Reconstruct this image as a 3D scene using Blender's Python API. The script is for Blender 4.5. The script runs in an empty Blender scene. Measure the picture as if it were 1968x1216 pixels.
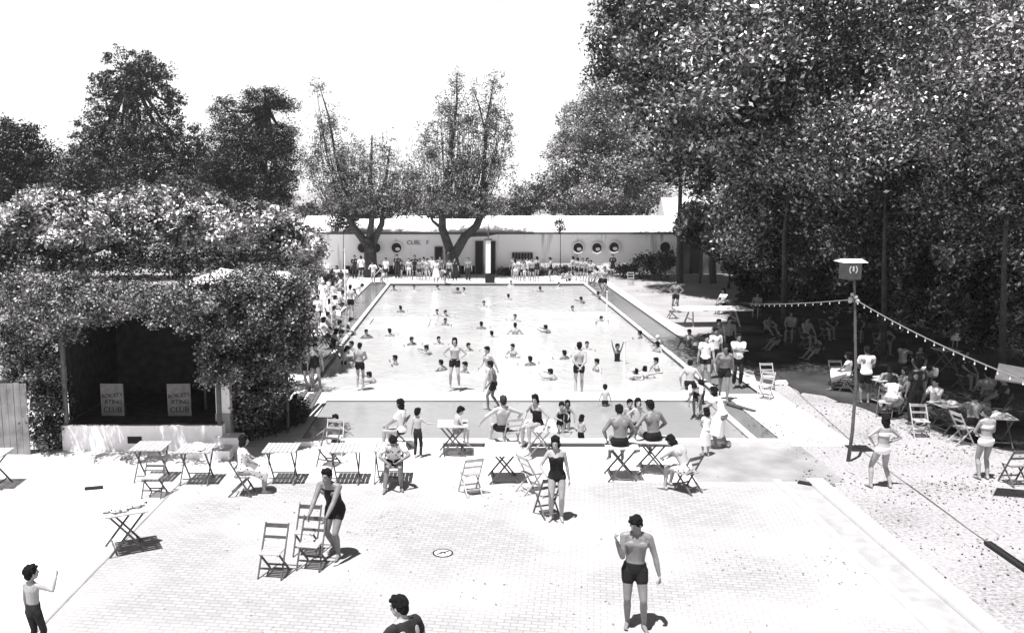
SKY_LOW, SKY_HIGH, EXPOSURE, HAZE_LIFT = 2.5, .25, .95, .0003
import bpy, bmesh, math, random
import numpy as np
from mathutils import Vector, Matrix
random.seed(7)
rng = np.random.default_rng(7)
R = math.radians
scene = bpy.context.scene
col = scene.collection

# ------------------------------------------------------------------ camera model (photo is 1968 x 1216)
F, CX, CY, H = 1750.0, 896.0, 608.0, 6.3
TILT = math.atan(249 / 1750)
cT, sT = math.cos(TILT), math.sin(TILT)

def ray(px, py):
    a = (px - CX) / F; b = -(py - CY) / F
    return (a, cT + b * sT, -sT + b * cT)
def G(px, py, z=0.0):
    """point of the horizontal plane z seen at this pixel"""
    d = ray(px, py); t = (z - H) / d[2]
    return (d[0] * t, d[1] * t, z)
def V(px, py, Y):
    """point of the vertical plane y=Y seen at this pixel"""
    d = ray(px, py); t = Y / d[1]
    return (d[0] * t, Y, H + d[2] * t)
def ppm(Y, z=1.0):
    return F / (Y * cT - (z - H) * sT)

# ------------------------------------------------------------------ materials
def mat(name, v, rough=0.8, spec=0.25, var=0.0, scale=4.0, bump=0.0, bscale=30.0, detail=4.0, island=0.0, ip=2.5, im=3.0, nr=(.3, .7), trans=0.0):
    m = bpy.data.materials.new(name); m.use_nodes = True
    nt = m.node_tree; b = nt.nodes['Principled BSDF']
    c = (v, v * 0.98, v * 1.01, 1)
    b.inputs['Base Color'].default_value = c
    b.inputs['Roughness'].default_value = rough
    b.inputs['Specular IOR Level'].default_value = spec
    out = None
    tc = nt.nodes.new('ShaderNodeTexCoord')
    if var > 0:
        n = nt.nodes.new('ShaderNodeTexNoise'); n.inputs['Scale'].default_value = scale; n.inputs['Detail'].default_value = detail
        nt.links.new(tc.outputs['Object'], n.inputs['Vector'])
        mr = nt.nodes.new('ShaderNodeMapRange'); mr.inputs[1].default_value = nr[0]; mr.inputs[2].default_value = nr[1]
        mr.inputs[3].default_value = v * (1 - var); mr.inputs[4].default_value = min(.9, v * (1 + var))
        nt.links.new(n.outputs['Fac'], mr.inputs[0]); out = mr.outputs[0]
    if island > 0:
        g = nt.nodes.new('ShaderNodeNewGeometry')
        mr2 = nt.nodes.new('ShaderNodeMapRange'); mr2.inputs[3].default_value = 1 - island; mr2.inputs[4].default_value = 1 + island * im
        pw = nt.nodes.new('ShaderNodeMath'); pw.operation = 'POWER'; pw.inputs[1].default_value = ip
        nt.links.new(g.outputs['Random Per Island'], pw.inputs[0]); nt.links.new(pw.outputs[0], mr2.inputs[0])
        mu = nt.nodes.new('ShaderNodeMath'); mu.operation = 'MULTIPLY'
        if out: nt.links.new(out, mu.inputs[0])
        else: mu.inputs[0].default_value = v
        nt.links.new(mr2.outputs[0], mu.inputs[1]); out = mu.outputs[0]
    if out is not None:
        cc = nt.nodes.new('ShaderNodeCombineColor')
        m1 = nt.nodes.new('ShaderNodeMath'); m1.operation = 'MULTIPLY'; m1.inputs[1].default_value = .98
        nt.links.new(out, m1.inputs[0]); nt.links.new(out, cc.inputs[0]); nt.links.new(m1.outputs[0], cc.inputs[1]); nt.links.new(out, cc.inputs[2])
        nt.links.new(cc.outputs[0], b.inputs['Base Color'])
    if bump > 0:
        n2 = nt.nodes.new('ShaderNodeTexNoise'); n2.inputs['Scale'].default_value = bscale; n2.inputs['Detail'].default_value = 5
        nt.links.new(tc.outputs['Object'], n2.inputs['Vector'])
        bp = nt.nodes.new('ShaderNodeBump'); bp.inputs['Strength'].default_value = bump; bp.inputs['Distance'].default_value = .05
        nt.links.new(n2.outputs['Fac'], bp.inputs['Height']); nt.links.new(bp.outputs[0], b.inputs['Normal'])
    return m

M = {}
M['concrete'] = mat('pale concrete', .62, .9, .1, .12, 1.2, .2, 14)
M['deck'] = mat('pool deck', .60, .85, .15, .14, .9, .15, 12)
M['coping'] = mat('pool coping', .70, .8, .2, .06, 3)
M['kerbgrey'] = mat('grey kerb', .33, .9, .1, .15, 3, .3, 30)
M['wet'] = mat('damp concrete', .27, .5, .4, .22, 1.4, .15, 10)
M['tile_dark'] = mat('dark pool tile', .05, .5, .4)
M['white'] = mat('white paint', .80, .6, .3, .05, 5)
M['plaster'] = mat('white plaster', .74, .9, .1, .10, .8)
def streak_mat():
    m = mat('stained white plaster', .8, .9, .1); nt = m.node_tree; b = nt.nodes['Principled BSDF']
    tc = nt.nodes.new('ShaderNodeTexCoord'); mp = nt.nodes.new('ShaderNodeMapping'); mp.inputs['Scale'].default_value = (1.1, 1, .10)
    nt.links.new(tc.outputs['Object'], mp.inputs[0]); n = nt.nodes.new('ShaderNodeTexNoise'); n.inputs['Scale'].default_value = 1.6; n.inputs['Detail'].default_value = 7
    nt.links.new(mp.outputs[0], n.inputs['Vector']); r = nt.nodes.new('ShaderNodeValToRGB'); e = r.color_ramp.elements
    e[0].position = .28; e[0].color = (.36, .355, .36, 1); e[1].position = .40; e[1].color = (.88, .87, .88, 1)
    nt.links.new(n.outputs['Fac'], r.inputs[0]); nt.links.new(r.outputs[0], b.inputs['Base Color']); return m
M['streaked'] = streak_mat()
M['grove'] = mat('dark grove soil', .04, .95, .05, .6, .5, .6, 6)  # ground coloured near black for the shade under the trees
M['wallgrey'] = mat('grey rendered wall', .13, .9, .1, .5, .9)  # grey stands in for tree shade on a wall
M['roof'] = mat('bright roofing', .78, .7, .2, .05, 2)
M['wood'] = mat('weathered wood', .10, .7, .2, .25, 9, .2, 40)
M['woodpale'] = mat('pale slat wood', .40, .7, .2, .15, 9, .15, 40)  # also the paler copy for sunlit table tops and chair seats
M['wooddark'] = mat('dark stained wood', .10, .7, .2, .3, 8)
M['dark'] = mat('near black paint', .02, .7, .2)
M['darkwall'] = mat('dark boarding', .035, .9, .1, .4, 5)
M['metal'] = mat('grey metal', .2, .5, .4)
M['bark'] = mat('tree bark', .055, .9, .1, .4, 6, .6, 12)
M['skin'] = mat('skin', .30, .55, .3, .14, 9)
M['skintan'] = mat('tanned skin', .17, .5, .35, .16, 9)
M['skinpale'] = mat('pale skin', .38, .6, .3, .04, 5)
M['hair'] = mat('dark hair', .008, .85, .12, .5, 40, .5, 60)
M['hairgrey'] = mat('brown hair', .03, .8, .15, .3, 40, .4, 60)
M['face'] = mat('dark eyes and lips', .05, .6, .2)
M['trunk'] = mat('black swimwear', .011, .8, .2, .2, 20)
M['cloth_dark'] = mat('dark cloth', .026, .9, .1, .3, 12)
M['cloth_grey'] = mat('grey cloth', .2, .9, .1, .3, 12)
M['cloth_white'] = mat('white cloth', .78, .9, .1, .04, 12)
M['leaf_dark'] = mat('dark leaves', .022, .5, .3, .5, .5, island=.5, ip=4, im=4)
M['leaf_feather'] = mat('fine feathery leaves', .16, .6, .3, .4, .8, island=.5)
M['leaf_vine'] = mat('small vine leaves', .085, .45, .4, .8, 1.8, island=.6, ip=3, im=5, nr=(.4, .62))
M['fencewood'] = mat('grey fence boards', .20, .9, .1, .35, 3)
M['board_white'] = mat('grubby painted board', .16, .9, .1, .25, 6)
M['leaf_pale'] = mat('hazy pale leaves', .24, .5, .35, .5, .3, island=.4)
M['leaf_mid'] = mat('grey green leaves', .05, .5, .35, .3, .6, island=.5)
M['leaf_light'] = mat('pale leaves', .15, .45, .4, .7, 1.6, island=.6, ip=3, im=4)
M['leaf_bright'] = mat('bright glossy leaves', .30, .4, .5, .85, 1.3, nr=(.42, .6), island=.6)
M['leaf_big'] = mat('broad glossy leaves', .072, .35, .5, .93, .42, island=.7, ip=4.0, im=9.0, nr=(.45, .56))
M['boardgrey'] = mat('faded grey paint', .10, .8, .2, .2, 5)

def print_cloth():
    m = mat('printed cloth', .7, .9, .1); nt = m.node_tree; b = nt.nodes['Principled BSDF']
    tc = nt.nodes.new('ShaderNodeTexCoord'); v = nt.nodes.new('ShaderNodeTexVoronoi'); v.inputs['Scale'].default_value = 14
    nt.links.new(tc.outputs['Object'], v.inputs['Vector'])
    r = nt.nodes.new('ShaderNodeValToRGB'); r.color_ramp.elements[0].position = .22; r.color_ramp.elements[0].color = (.05, .05, .05, 1)
    r.color_ramp.elements[1].position = .3; r.color_ramp.elements[1].color = (.75, .74, .75, 1)
    nt.links.new(v.outputs['Distance'], r.inputs[0]); nt.links.new(r.outputs[0], b.inputs['Base Color']); return m
M['print'] = print_cloth()

def brick_mat():
    m = mat('block paving', .6, .9, .1); nt = m.node_tree; b = nt.nodes['Principled BSDF']
    tc = nt.nodes.new('ShaderNodeTexCoord')
    mp = nt.nodes.new('ShaderNodeMapping'); mp.inputs['Rotation'].default_value = (0, 0, R(8))
    nt.links.new(tc.outputs['Object'], mp.inputs[0])
    br = nt.nodes.new('ShaderNodeTexBrick'); br.inputs['Scale'].default_value = 1.0
    br.inputs['Brick Width'].default_value = .20; br.inputs['Row Height'].default_value = .10; br.inputs['Mortar Size'].default_value = .010
    br.inputs['Color1'].default_value = (.29, .285, .29, 1); br.inputs['Color2'].default_value = (.35, .345, .35, 1); br.inputs['Mortar'].default_value = (.225, .22, .225, 1)
    nt.links.new(mp.outputs[0], br.inputs['Vector'])
    n = nt.nodes.new('ShaderNodeTexNoise'); n.inputs['Scale'].default_value = .35; n.inputs['Detail'].default_value = 6
    nt.links.new(tc.outputs['Object'], n.inputs['Vector'])
    rp = nt.nodes.new('ShaderNodeMapRange'); rp.inputs[1].default_value = .42; rp.inputs[2].default_value = .72
    nt.links.new(n.outputs['Fac'], rp.inputs[0])
    mx = nt.nodes.new('ShaderNodeMix'); mx.data_type = 'RGBA'; mx.inputs[7].default_value = (.42, .41, .42, 1)
    nt.links.new(rp.outputs[0], mx.inputs[0]); nt.links.new(br.outputs['Color'], mx.inputs[6])
    nt.links.new(mx.outputs[2], b.inputs['Base Color']); return m
M['brick'] = brick_mat()

def dirt_mat():
    m = mat('trodden earth', .55, .95, .05, bump=.5, bscale=9); nt = m.node_tree; b = nt.nodes['Principled BSDF']
    tc = [n for n in nt.nodes if n.type == 'TEX_COORD'][0]
    n1 = nt.nodes.new('ShaderNodeTexNoise'); n1.inputs['Scale'].default_value = .5; n1.inputs['Detail'].default_value = 8
    n2 = nt.nodes.new('ShaderNodeTexNoise'); n2.inputs['Scale'].default_value = 14; n2.inputs['Detail'].default_value = 6; n2.inputs['Roughness'].default_value = .7
    for n in (n1, n2): nt.links.new(tc.outputs['Object'], n.inputs['Vector'])
    ad = nt.nodes.new('ShaderNodeMath'); ad.operation = 'MULTIPLY_ADD'; ad.inputs[1].default_value = .35
    nt.links.new(n1.outputs['Fac'], ad.inputs[0]); nt.links.new(n2.outputs['Fac'], ad.inputs[2])
    r = nt.nodes.new('ShaderNodeValToRGB'); e = r.color_ramp.elements
    e[0].position = .50; e[0].color = (.15, .145, .15, 1); e[1].position = .70; e[1].color = (.34, .33, .34, 1)
    nt.links.new(ad.outputs[0], r.inputs[0]); nt.links.new(r.outputs[0], b.inputs['Base Color']); return m
M['dirt'] = dirt_mat()

def water_mat(name, v, rough, bump, scale):
    m = mat(name, v, rough, .5); nt = m.node_tree; b = nt.nodes['Principled BSDF']
    b.inputs['IOR'].default_value = 1.33
    tc = [n for n in nt.nodes if n.type == 'TEX_COORD'][0]
    mp = nt.nodes.new('ShaderNodeMapping'); mp.inputs['Scale'].default_value = (1, .6, 1)
    nt.links.new(tc.outputs['Object'], mp.inputs[0])
    n = nt.nodes.new('ShaderNodeTexNoise'); n.inputs['Scale'].default_value = scale; n.inputs['Detail'].default_value = 4
    nt.links.new(mp.outputs[0], n.inputs['Vector'])
    bp = nt.nodes.new('ShaderNodeBump'); bp.inputs['Strength'].default_value = bump; bp.inputs['Distance'].default_value = .04
    nt.links.new(n.outputs['Fac'], bp.inputs['Height']); nt.links.new(bp.outputs[0], b.inputs['Normal'])
    n2 = nt.nodes.new('ShaderNodeTexNoise'); n2.inputs['Scale'].default_value = .25; n2.inputs['Detail'].default_value = 3
    nt.links.new(tc.outputs['Object'], n2.inputs['Vector'])
    mr = nt.nodes.new('ShaderNodeMapRange'); mr.inputs[1].default_value = .3; mr.inputs[2].default_value = .7
    mr.inputs[3].default_value = v * .88; mr.inputs[4].default_value = v * 1.1
    nt.links.new(n2.outputs['Fac'], mr.inputs[0]); nt.links.new(mr.outputs[0], b.inputs['Base Color'])
    return m
M['water'] = water_mat('chalky pool water', .42, .10, 1.0, 2.6)
M['water2'] = water_mat('shallow basin water', .27, .12, .35, 4.0)
M['channel'] = water_mat('wet channel', .18, .15, .25, 3.0)

# ------------------------------------------------------------------ mesh builder
class MB:
    def __init__(s): s.v = []; s.f = []
    def add(s, vs, fs):
        o = len(s.v); s.v += [tuple(v) for v in vs]; s.f += [tuple(i + o for i in f) for f in fs]
    def box(s, c, d, rot=0, mtx=None):
        x, y, z = d[0] / 2, d[1] / 2, d[2] / 2
        vs = [Vector(p) for p in ((-x, -y, -z), (x, -y, -z), (x, y, -z), (-x, y, -z), (-x, -y, z), (x, -y, z), (x, y, z), (-x, y, z))]
        m = mtx if mtx is not None else Matrix.Rotation(rot, 3, 'Z')
        vs = [m @ v + Vector(c) for v in vs]
        s.add(vs, [(3, 2, 1, 0), (4, 5, 6, 7), (0, 1, 5, 4), (1, 2, 6, 5), (2, 3, 7, 6), (3, 0, 4, 7)])
    def bar(s, p, q, w, h=None, side=None):
        """rectangular bar from p to q"""
        h = h or w; p = Vector(p); q = Vector(q); d = (q - p); L = d.length; d.normalize()
        a = Vector(side) if side else (Vector((0, 0, 1)) if abs(d.z) < .9 else Vector((1, 0, 0)))
        u = d.cross(a).normalized(); v = u.cross(d).normalized()
        s.box((p + q) / 2, (w, L, h), mtx=Matrix((u, d, v)).transposed())
    def tube(s, pts, rads, n=8, cap=True):
        pts = [Vector(p) for p in pts]; rings = []
        ref = None
        for i, p in enumerate(pts):
            d = (pts[min(i + 1, len(pts) - 1)] - pts[max(i - 1, 0)]).normalized()
            if ref is None: ref = Vector((1, 0, 0)) if abs(d.x) < .8 else Vector((0, 1, 0))
            u = (ref - d * ref.dot(d)).normalized(); w = d.cross(u); ref = u
            r = rads[i]
            rings.append([p + (u * math.cos(k * 2 * math.pi / n) + w * math.sin(k * 2 * math.pi / n)) * r for k in range(n)])
        s.loft(rings, cap)
    def loft(s, rings, cap=True):
        n = len(rings[0]); vs = [p for r in rings for p in r]; fs = []
        for i in range(len(rings) - 1):
            for k in range(n):
                fs.append((i * n + k, i * n + (k + 1) % n, (i + 1) * n + (k + 1) % n, (i + 1) * n + k))
        if cap:
            fs.append(tuple(reversed(range(n)))); fs.append(tuple((len(rings) - 1) * n + k for k in range(n)))
        s.add(vs, fs)
    def capsule(s, p, q, r1, r2, n=10, ax=None, sq=1.0):
        p = Vector(p); q = Vector(q); d = q - p
        if d.length < 1e-5: d = Vector((0, 0, 1e-3))
        d = d.normalized()
        a = Vector(ax) if ax is not None else (Vector((1, 0, 0)) if abs(d.x) < .8 else Vector((0, 1, 0)))
        u = (a - d * a.dot(d)).normalized(); w = d.cross(u)
        rings = []
        for c, r in ((p - d * r1 * .95, r1 * .3), (p - d * r1 * .7, r1 * .72), (p, r1), (q, r2), (q + d * r2 * .7, r2 * .72), (q + d * r2 * .95, r2 * .3)):
            rings.append([c + (u * math.cos(k * 2 * math.pi / n) * r + w * math.sin(k * 2 * math.pi / n) * r * sq) for k in range(n)])
        s.loft(rings)
    def ell(s, c, rad, mtx=None, n=12, m=8, noise=0, seed=0):
        c = Vector(c); mtx = mtx or Matrix.Identity(3); rings = []; rr = random.Random(seed)
        for i in range(1, m):
            th = math.pi * i / m
            ring = []
            for k in range(n):
                a = 2 * math.pi * k / n; f = 1 + noise * (rr.random() - .5)
                ring.append(c + mtx @ Vector((math.cos(a) * math.sin(th) * rad[0] * f, math.sin(a) * math.sin(th) * rad[1] * f, -math.cos(th) * rad[2] * f)))
            rings.append(ring)
        s.loft(rings)
    def build(s, name, m, parent=None, loc=None, smooth=False):
        me = bpy.data.meshes.new(name); me.from_pydata([tuple(v) for v in s.v], [], s.f); me.update()
        if smooth: me.polygons.foreach_set('use_smooth', [True] * len(me.polygons))
        o = bpy.data.objects.new(name, me); col.objects.link(o)
        if m is not None: me.materials.append(M[m] if isinstance(m, str) else m)
        if parent is not None: o.parent = parent
        if loc is not None: o.location = loc
        return o

def tag(o, label=None, cat=None, group=None, kind=None):
    if label: o['label'] = label
    if cat: o['category'] = cat
    if group: o['group'] = group
    if kind: o['kind'] = kind
    return o
def empty(name, loc, rz=0):
    o = bpy.data.objects.new(name, None); col.objects.link(o); o.location = loc; o.rotation_euler = (0, 0, rz); o.empty_display_size = .2; return o
def copy_tree(o, parent=None):
    c = o.copy(); col.objects.link(c)
    if parent is not None: c.parent = parent
    for ch in list(o.children):
        if ch.name in bpy.data.objects: copy_tree(ch, c)
    return c
# ------------------------------------------------------------------ the ground, pools and decks
def ground_with_holes(name, m, x0, x1, y0, y1, holes, z):
    xs = sorted({x0, x1} | {h[0] for h in holes} | {h[1] for h in holes}); ys = sorted({y0, y1} | {h[2] for h in holes} | {h[3] for h in holes})
    mb = MB()
    for i in range(len(xs) - 1):
        for j in range(len(ys) - 1):
            cx = (xs[i] + xs[i + 1]) / 2; cy = (ys[j] + ys[j + 1]) / 2
            if any(h[0] < cx < h[1] and h[2] < cy < h[3] for h in holes): continue
            mb.add([(xs[i], ys[j], z), (xs[i + 1], ys[j], z), (xs[i + 1], ys[j + 1], z), (xs[i], ys[j + 1], z)], [(0, 1, 2, 3)])
    return tag(mb.build(name, m), kind='structure')

Yf0 = G(0, 851)[1]; Yf1 = G(0, 770)[1]       # front basin
Ym0 = G(0, 757)[1]; Ym1 = G(0, 546)[1]       # main pool
PX0, PX1 = -4.98, 7.69                        # main pool width
CH0, CH1 = -6.35, 9.06                        # outer lines of the side channels
BX0, BX1, BX2 = -4.15, 7.15, 7.92             # front basin and the damp strip at its right
basin = (BX0, BX1, Yf0, Yf1); bstrip = (BX1 + .16, BX2, Yf0, Yf1)
pool = (PX0, PX1, Ym0, Ym1)
chl = (CH0, PX0 - .16, Ym0 + 3.5, Ym1 + 1.2); chr_ = (PX1 + .16, CH1, Ym0, Ym1 + 1.2)
holes = [basin, bstrip, pool, chl, chr_]
ground_with_holes('ground', 'dirt', -400, 400, -60, 900, holes, 0.0)

def sheet(name, m, x0, x1, y0, y1, z, holes=()):
    return ground_with_holes(name, m, x0, x1, y0, y1, list(holes), z)
Yp1 = G(0, 926)[1]
KX = 6.62
sheet('block_paving', 'brick', -6.15, KX, 3, Yp1, .004)
sheet('left_concrete_apron', 'concrete', -40, -6.15, 3, Yf0 + 3.0, .004)
sheet('middle_concrete_apron', 'concrete', -6.15, 5.0, Yp1, Yf0 - .32, .004)
sheet('damp_concrete_patch', 'wet', 5.0, 8.2, Yp1, Yf0 - .32, .004)
sheet('pool_deck', 'deck', -14, 9.6, Yf0 - .30, Ym1 + 7, .008, holes)
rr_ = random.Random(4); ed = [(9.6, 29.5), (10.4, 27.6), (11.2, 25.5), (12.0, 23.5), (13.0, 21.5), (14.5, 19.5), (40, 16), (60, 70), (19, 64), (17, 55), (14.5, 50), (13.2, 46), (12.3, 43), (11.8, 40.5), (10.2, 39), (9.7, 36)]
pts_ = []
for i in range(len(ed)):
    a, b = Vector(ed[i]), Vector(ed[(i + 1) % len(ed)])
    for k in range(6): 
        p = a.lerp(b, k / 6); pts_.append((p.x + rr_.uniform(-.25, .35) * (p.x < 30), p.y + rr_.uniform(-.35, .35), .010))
mb = MB(); mb.add(pts_, [tuple(range(len(pts_)))]); tag(mb.build('grove_floor', 'grove'), kind='structure')  # dark sheet stands in for tree shade on the earth
# kerb at right of the paving: raised pale lip, grey gutter, pale lip
mb = MB(); mb.box((KX + .06, (3 + Yp1) / 2, .03), (.14, Yp1 - 3, .07)); tag(mb.build('inner_kerb', 'coping'), kind='structure')
mb = MB(); mb.box((KX + .42, (3 + Yp1) / 2, .004), (.56, Yp1 - 3, .03)); tag(mb.build('gutter', 'kerbgrey'), kind='structure')
mb = MB(); mb.box((KX + .88, (3 + Yp1) / 2, .04), (.34, Yp1 - 3, .10)); tag(mb.build('outer_kerb', 'coping'), kind='structure')
# seam / drain line along the left side of the paving
mb = MB(); mb.box((-6.15, (3 + Yp1) / 2, .006), (.045, Yp1 - 3, .02)); tag(mb.build('paving_seam', 'wet'), kind='structure')

def basin_walls(name, x0, x1, y0, y1, z, m, t=.02):
    mb = MB(); d = -.6
    for (a, b) in (((x0 - t, y0), (x0, y1)), ((x1, y0), (x1 + t, y1)), ((x0, y0 - t), (x1, y0)), ((x0, y1), (x1, y1 + t))):
        mb.box(((a[0] + b[0]) / 2, (a[1] + b[1]) / 2, (z + d) / 2), (b[0] - a[0], b[1] - a[1], z - d))
    return tag(mb.build(name, m), kind='structure')
def rect(name, m, r, z, div=1):
    mb = MB(); mb.add([(r[0], r[2], z), (r[1], r[2], z), (r[1], r[3], z), (r[0], r[3], z)], [(0, 1, 2, 3)])
    return tag(mb.build(name, m), kind='structure')
WL = -.10
for nm, r, z, m in (('main_pool_wall', pool, .004, 'tile_dark'), ('front_basin_wall', basin, .004, 'tile_dark'),
                    ('basin_strip_wall', bstrip, .004, 'wet'), ('left_channel_wall', chl, .004, 'tile_dark'), ('right_channel_wall', chr_, .004, 'tile_dark')):  # channel walls coloured dark for their shaded recess sides
    basin_walls(nm, *r, z, m)
rect('pool_water', 'water', pool, WL); rect('basin_water', 'water2', basin, -.025)
rect('basin_strip_floor', 'channel', bstrip, -.04); rect('left_channel_water', 'channel', chl, -.07); rect('right_channel_water', 'channel', chr_, -.07)
# copings
mb = MB()
for x in (PX0, PX1): mb.box((x + (-.08 if x < 0 else .08), (Ym0 + Ym1) / 2, .02), (.155, Ym1 - Ym0, .05))
mb.box(((PX0 + PX1) / 2, Ym0 - .12, .03), (PX1 - PX0 + .6, .22, .06))
mb.box(((PX0 + PX1) / 2, Ym1 + .2, .03), (PX1 - PX0 + .6, .34, .06))
tag(mb.build('pool_coping', 'coping'), kind='structure')
mb = MB(); mb.box(((PX0 + PX1) / 2, Ym1 + .022, -.06), (PX1 - PX0, .03, .17)); tag(mb.build('pool_tile_line', 'tile_dark'), kind='structure')
mb = MB(); mb.box(((BX0 + BX2) / 2, Yf0 - .16, .055), (BX2 - BX0 + .1, .30, .13)); tag(mb.build('basin_front_kerb', 'coping'), kind='structure')
mb = MB(); mb.box((2.3, Yf0 - .335, .045), (BX2 - 2.2, .03, .07)); tag(mb.build('kerb_drain_line', 'tile_dark'), kind='structure')  # dark strip drawn as the shadow line below the basin kerb
mb = MB(); mb.box((BX1 + .08, (Yf0 + Yf1) / 2, .02), (.15, Yf1 - Yf0, .06)); tag(mb.build('basin_side_kerb', 'coping'), kind='structure')

# furniture-like marks of the terrace
x, y, _ = G(851, 1063)
t = empty('drain_cover', (x, y, 0)); tag(t, 'small round iron drain cover set flush in the bright paving', 'drain cover')
mb = MB(); n = 28
for k in range(n):
    a, b = 2 * math.pi * k / n, 2 * math.pi * (k + 1) / n
    mb.add([(math.cos(q) * r, math.sin(q) * r, .014) for q, r in ((a, .15), (a, .18), (b, .18), (b, .15))], [(0, 1, 2, 3)])
mb.build('rim', 'dark', t)
mb = MB(); mb.tube([(0, 0, .006), (0, 0, .011)], [.15, .15], 28); mb.build('plate', 'concrete', t)
mb = MB(); mb.bar((-.10, -.07, .018), (.10, .07, .018), .022, .01); mb.bar((-.04, .03, .018), (.05, -.03, .018), .018, .008); mb.build('handle_slot', 'dark', t)

def plank(p, q, w, h, m, name, label, cat, z=.02):
    a = Vector(G(*p, 0)); b = Vector(G(*q, 0)); a.z = b.z = z + h / 2
    mb = MB(); c = (a + b) / 2; mb.bar(a - c, b - c, w, h)
    o = mb.build(name, m); o.location = c; tag(o, label, cat); return o
plank((1897, 1046), (2010, 1124), .13, .05, 'dark', 'plank', 'long black plank lying on the earth at the right edge', 'plank')
plank((1534, 929), (1568, 935), .14, .04, 'dark', 'plank', 'short black offcut lying at the corner of the kerb', 'offcut')
plank((163, 941), (198, 938), .12, .03, 'dark', 'plank', 'small dark slat lying on the bright apron before the stage', 'slat')  # flat dark piece for a small dark spot
plank((1395, 775), (1450, 792), .12, .04, 'wood', 'plank', 'grey board lying beside the right end of the front basin', 'board')
# cable across the earth at the right
mb = MB(); pts = [G(px, py, .012) for px, py in ((1742, 928), (1775, 952), (1820, 985), (1860, 1015), (1893, 1038))]
mb.tube(pts, [.012] * 5, 5); tag(mb.build('cable', 'metal'), 'thin dark cable running over the earth to the black plank', 'cable')

# loose litter: leaf scraps and pebbles on the earth (uncountable)
def litter(name, m, n, xr, yr, s0, s1, holes=(), clump=None):
    mb = MB(); rr = random.Random(3)
    cl = [(rr.uniform(*xr), rr.uniform(*yr)) for _ in range(clump)] if clump else None
    for _ in range(n):
        if cl and rr.random() < .6:
            c = rr.choice(cl); x = c[0] + rr.gauss(0, .35); y = c[1] + rr.gauss(0, .35)
        else: x, y = rr.uniform(*xr), rr.uniform(*yr)
        s = rr.uniform(s0, s1) * (1 + .03 * y); a = rr.uniform(0, 6.28); z = .012
        u = Vector((math.cos(a), math.sin(a), 0)) * s; w = Vector((-math.sin(a), math.cos(a), 0)) * s * rr.uniform(.3, .8)
        tl = Vector((0, 0, rr.uniform(0, .5) * s)); c = Vector((x, y, z))
        mb.add([c - u, c - w + tl, c + u + tl * .4, c + w], [(0, 1, 2, 3)])
    return mb.build(name, m)
tag(litter('fallen_leaves', 'cloth_dark', 4200, (7.75, 15), (8, 26), .006, .024, clump=60), 'dark scraps of fallen leaf scattered on the earth', 'leaves', kind='stuff')
tag(litter('grit', 'cloth_grey', 500, (-6, 6.4), (9, 21), .01, .022, clump=25), 'small grey specks of grit on the bright paving', 'grit', kind='stuff')

# ------------------------------------------------------------------ folding furniture
def make_chair(m='wood'):
    t = empty('folding_chair', (0, 0, 0)); w = .21
    for sx in (-1, 1):
        mb = MB(); mb.bar((sx * w, .24, 0), (sx * w, -.24, .86), .035, .022, side=(1, 0, 0)); mb.build('back_leg', m, t)
        mb = MB(); mb.bar((sx * (w - .035), -.27, 0), (sx * (w - .035), .20, .44), .035, .022, side=(1, 0, 0)); mb.build('front_leg', m, t)
    mb = MB()
    for k in range(6): mb.box((0, -.12 + k * .068, .452), (.37, .052, .018))
    for sx in (-1, 1): mb.box((sx * .15, .05, .43), (.022, .36, .024))
    mb.build('seat', 'woodpale', t)  # seat paler than the frame to look sunlit
    mb = MB()
    def yb(z): return .24 - .48 * z / .86
    for z, h in ((.815, .075), (.64, .05)): mb.box((0, yb(z) + .0, z), (.40, .022, h))
    mb.build('backrest', m, t)
    mb = MB(); mb.box((0, yb(.16), .16), (.40, .02, .03)); mb.build('stretcher', m, t)
    mb = MB(); mb.box((0, -.27 + .47 * .12 / .44, .12), (.335, .02, .03)); mb.build('stretcher', m, t)
    return t
def make_table(m='wood', top=.36):
    t = empty('folding_table', (0, 0, 0))
    mb = MB(); n = 8
    for k in range(n): mb.box((0, -top + (k + .5) * 2 * top / n, .735), (2 * top, 2 * top / n - .012, .02))
    for sx in (-1, 1): mb.box((sx * (top - .08), 0, .714), (.03, 2 * top - .04, .022))
    mb.build('tabletop', 'woodpale', t)  # top paler than the legs to look sunlit
    for sy in (-1, 1):
        for sx in (-1, 1):
            yy = sy * (top - .07) - (.03 if sx > 0 else 0) * sy
            mb = MB(); mb.bar((sx * (top - .05), yy, 0), (-sx * (top - .09), yy, .705), .035, .025, side=(0, 1, 0)); mb.build('leg', m, t)
    for z, sx in ((.12, 1), (.12, -1)):
        x = sx * (top - .05 - .12 / .705 * (2 * top - .14)); ys = top - .07
        mb = MB(); mb.bar((x, -ys + .03, z), (x, ys - .03, z), .03, .02); mb.build('stretcher', m, t)
    return t
chair_protos = {k: make_chair(k) for k in ('wood', 'woodpale', 'wooddark')}
table_protos = {k: make_table(k) for k in ('wood', 'woodpale')}
used = set()
def place(protos, key, px, py, rz, label, cat, group, s=1.0, z=0.0, tilt=None):
    p = protos[key]; o = p if (id(protos), key) not in used else copy_tree(p); used.add((id(protos), key))
    x, y, _ = G(px, py, z); o.location = (x, y, z + .006); o.rotation_euler = (tilt[0] if tilt else 0, tilt[1] if tilt else 0, R(rz)); o.scale = (s,) * 3
    tag(o, label, cat, group); return o
GC = 'wooden folding chairs about the terrace'; GT = 'wooden folding tables about the terrace'
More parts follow.
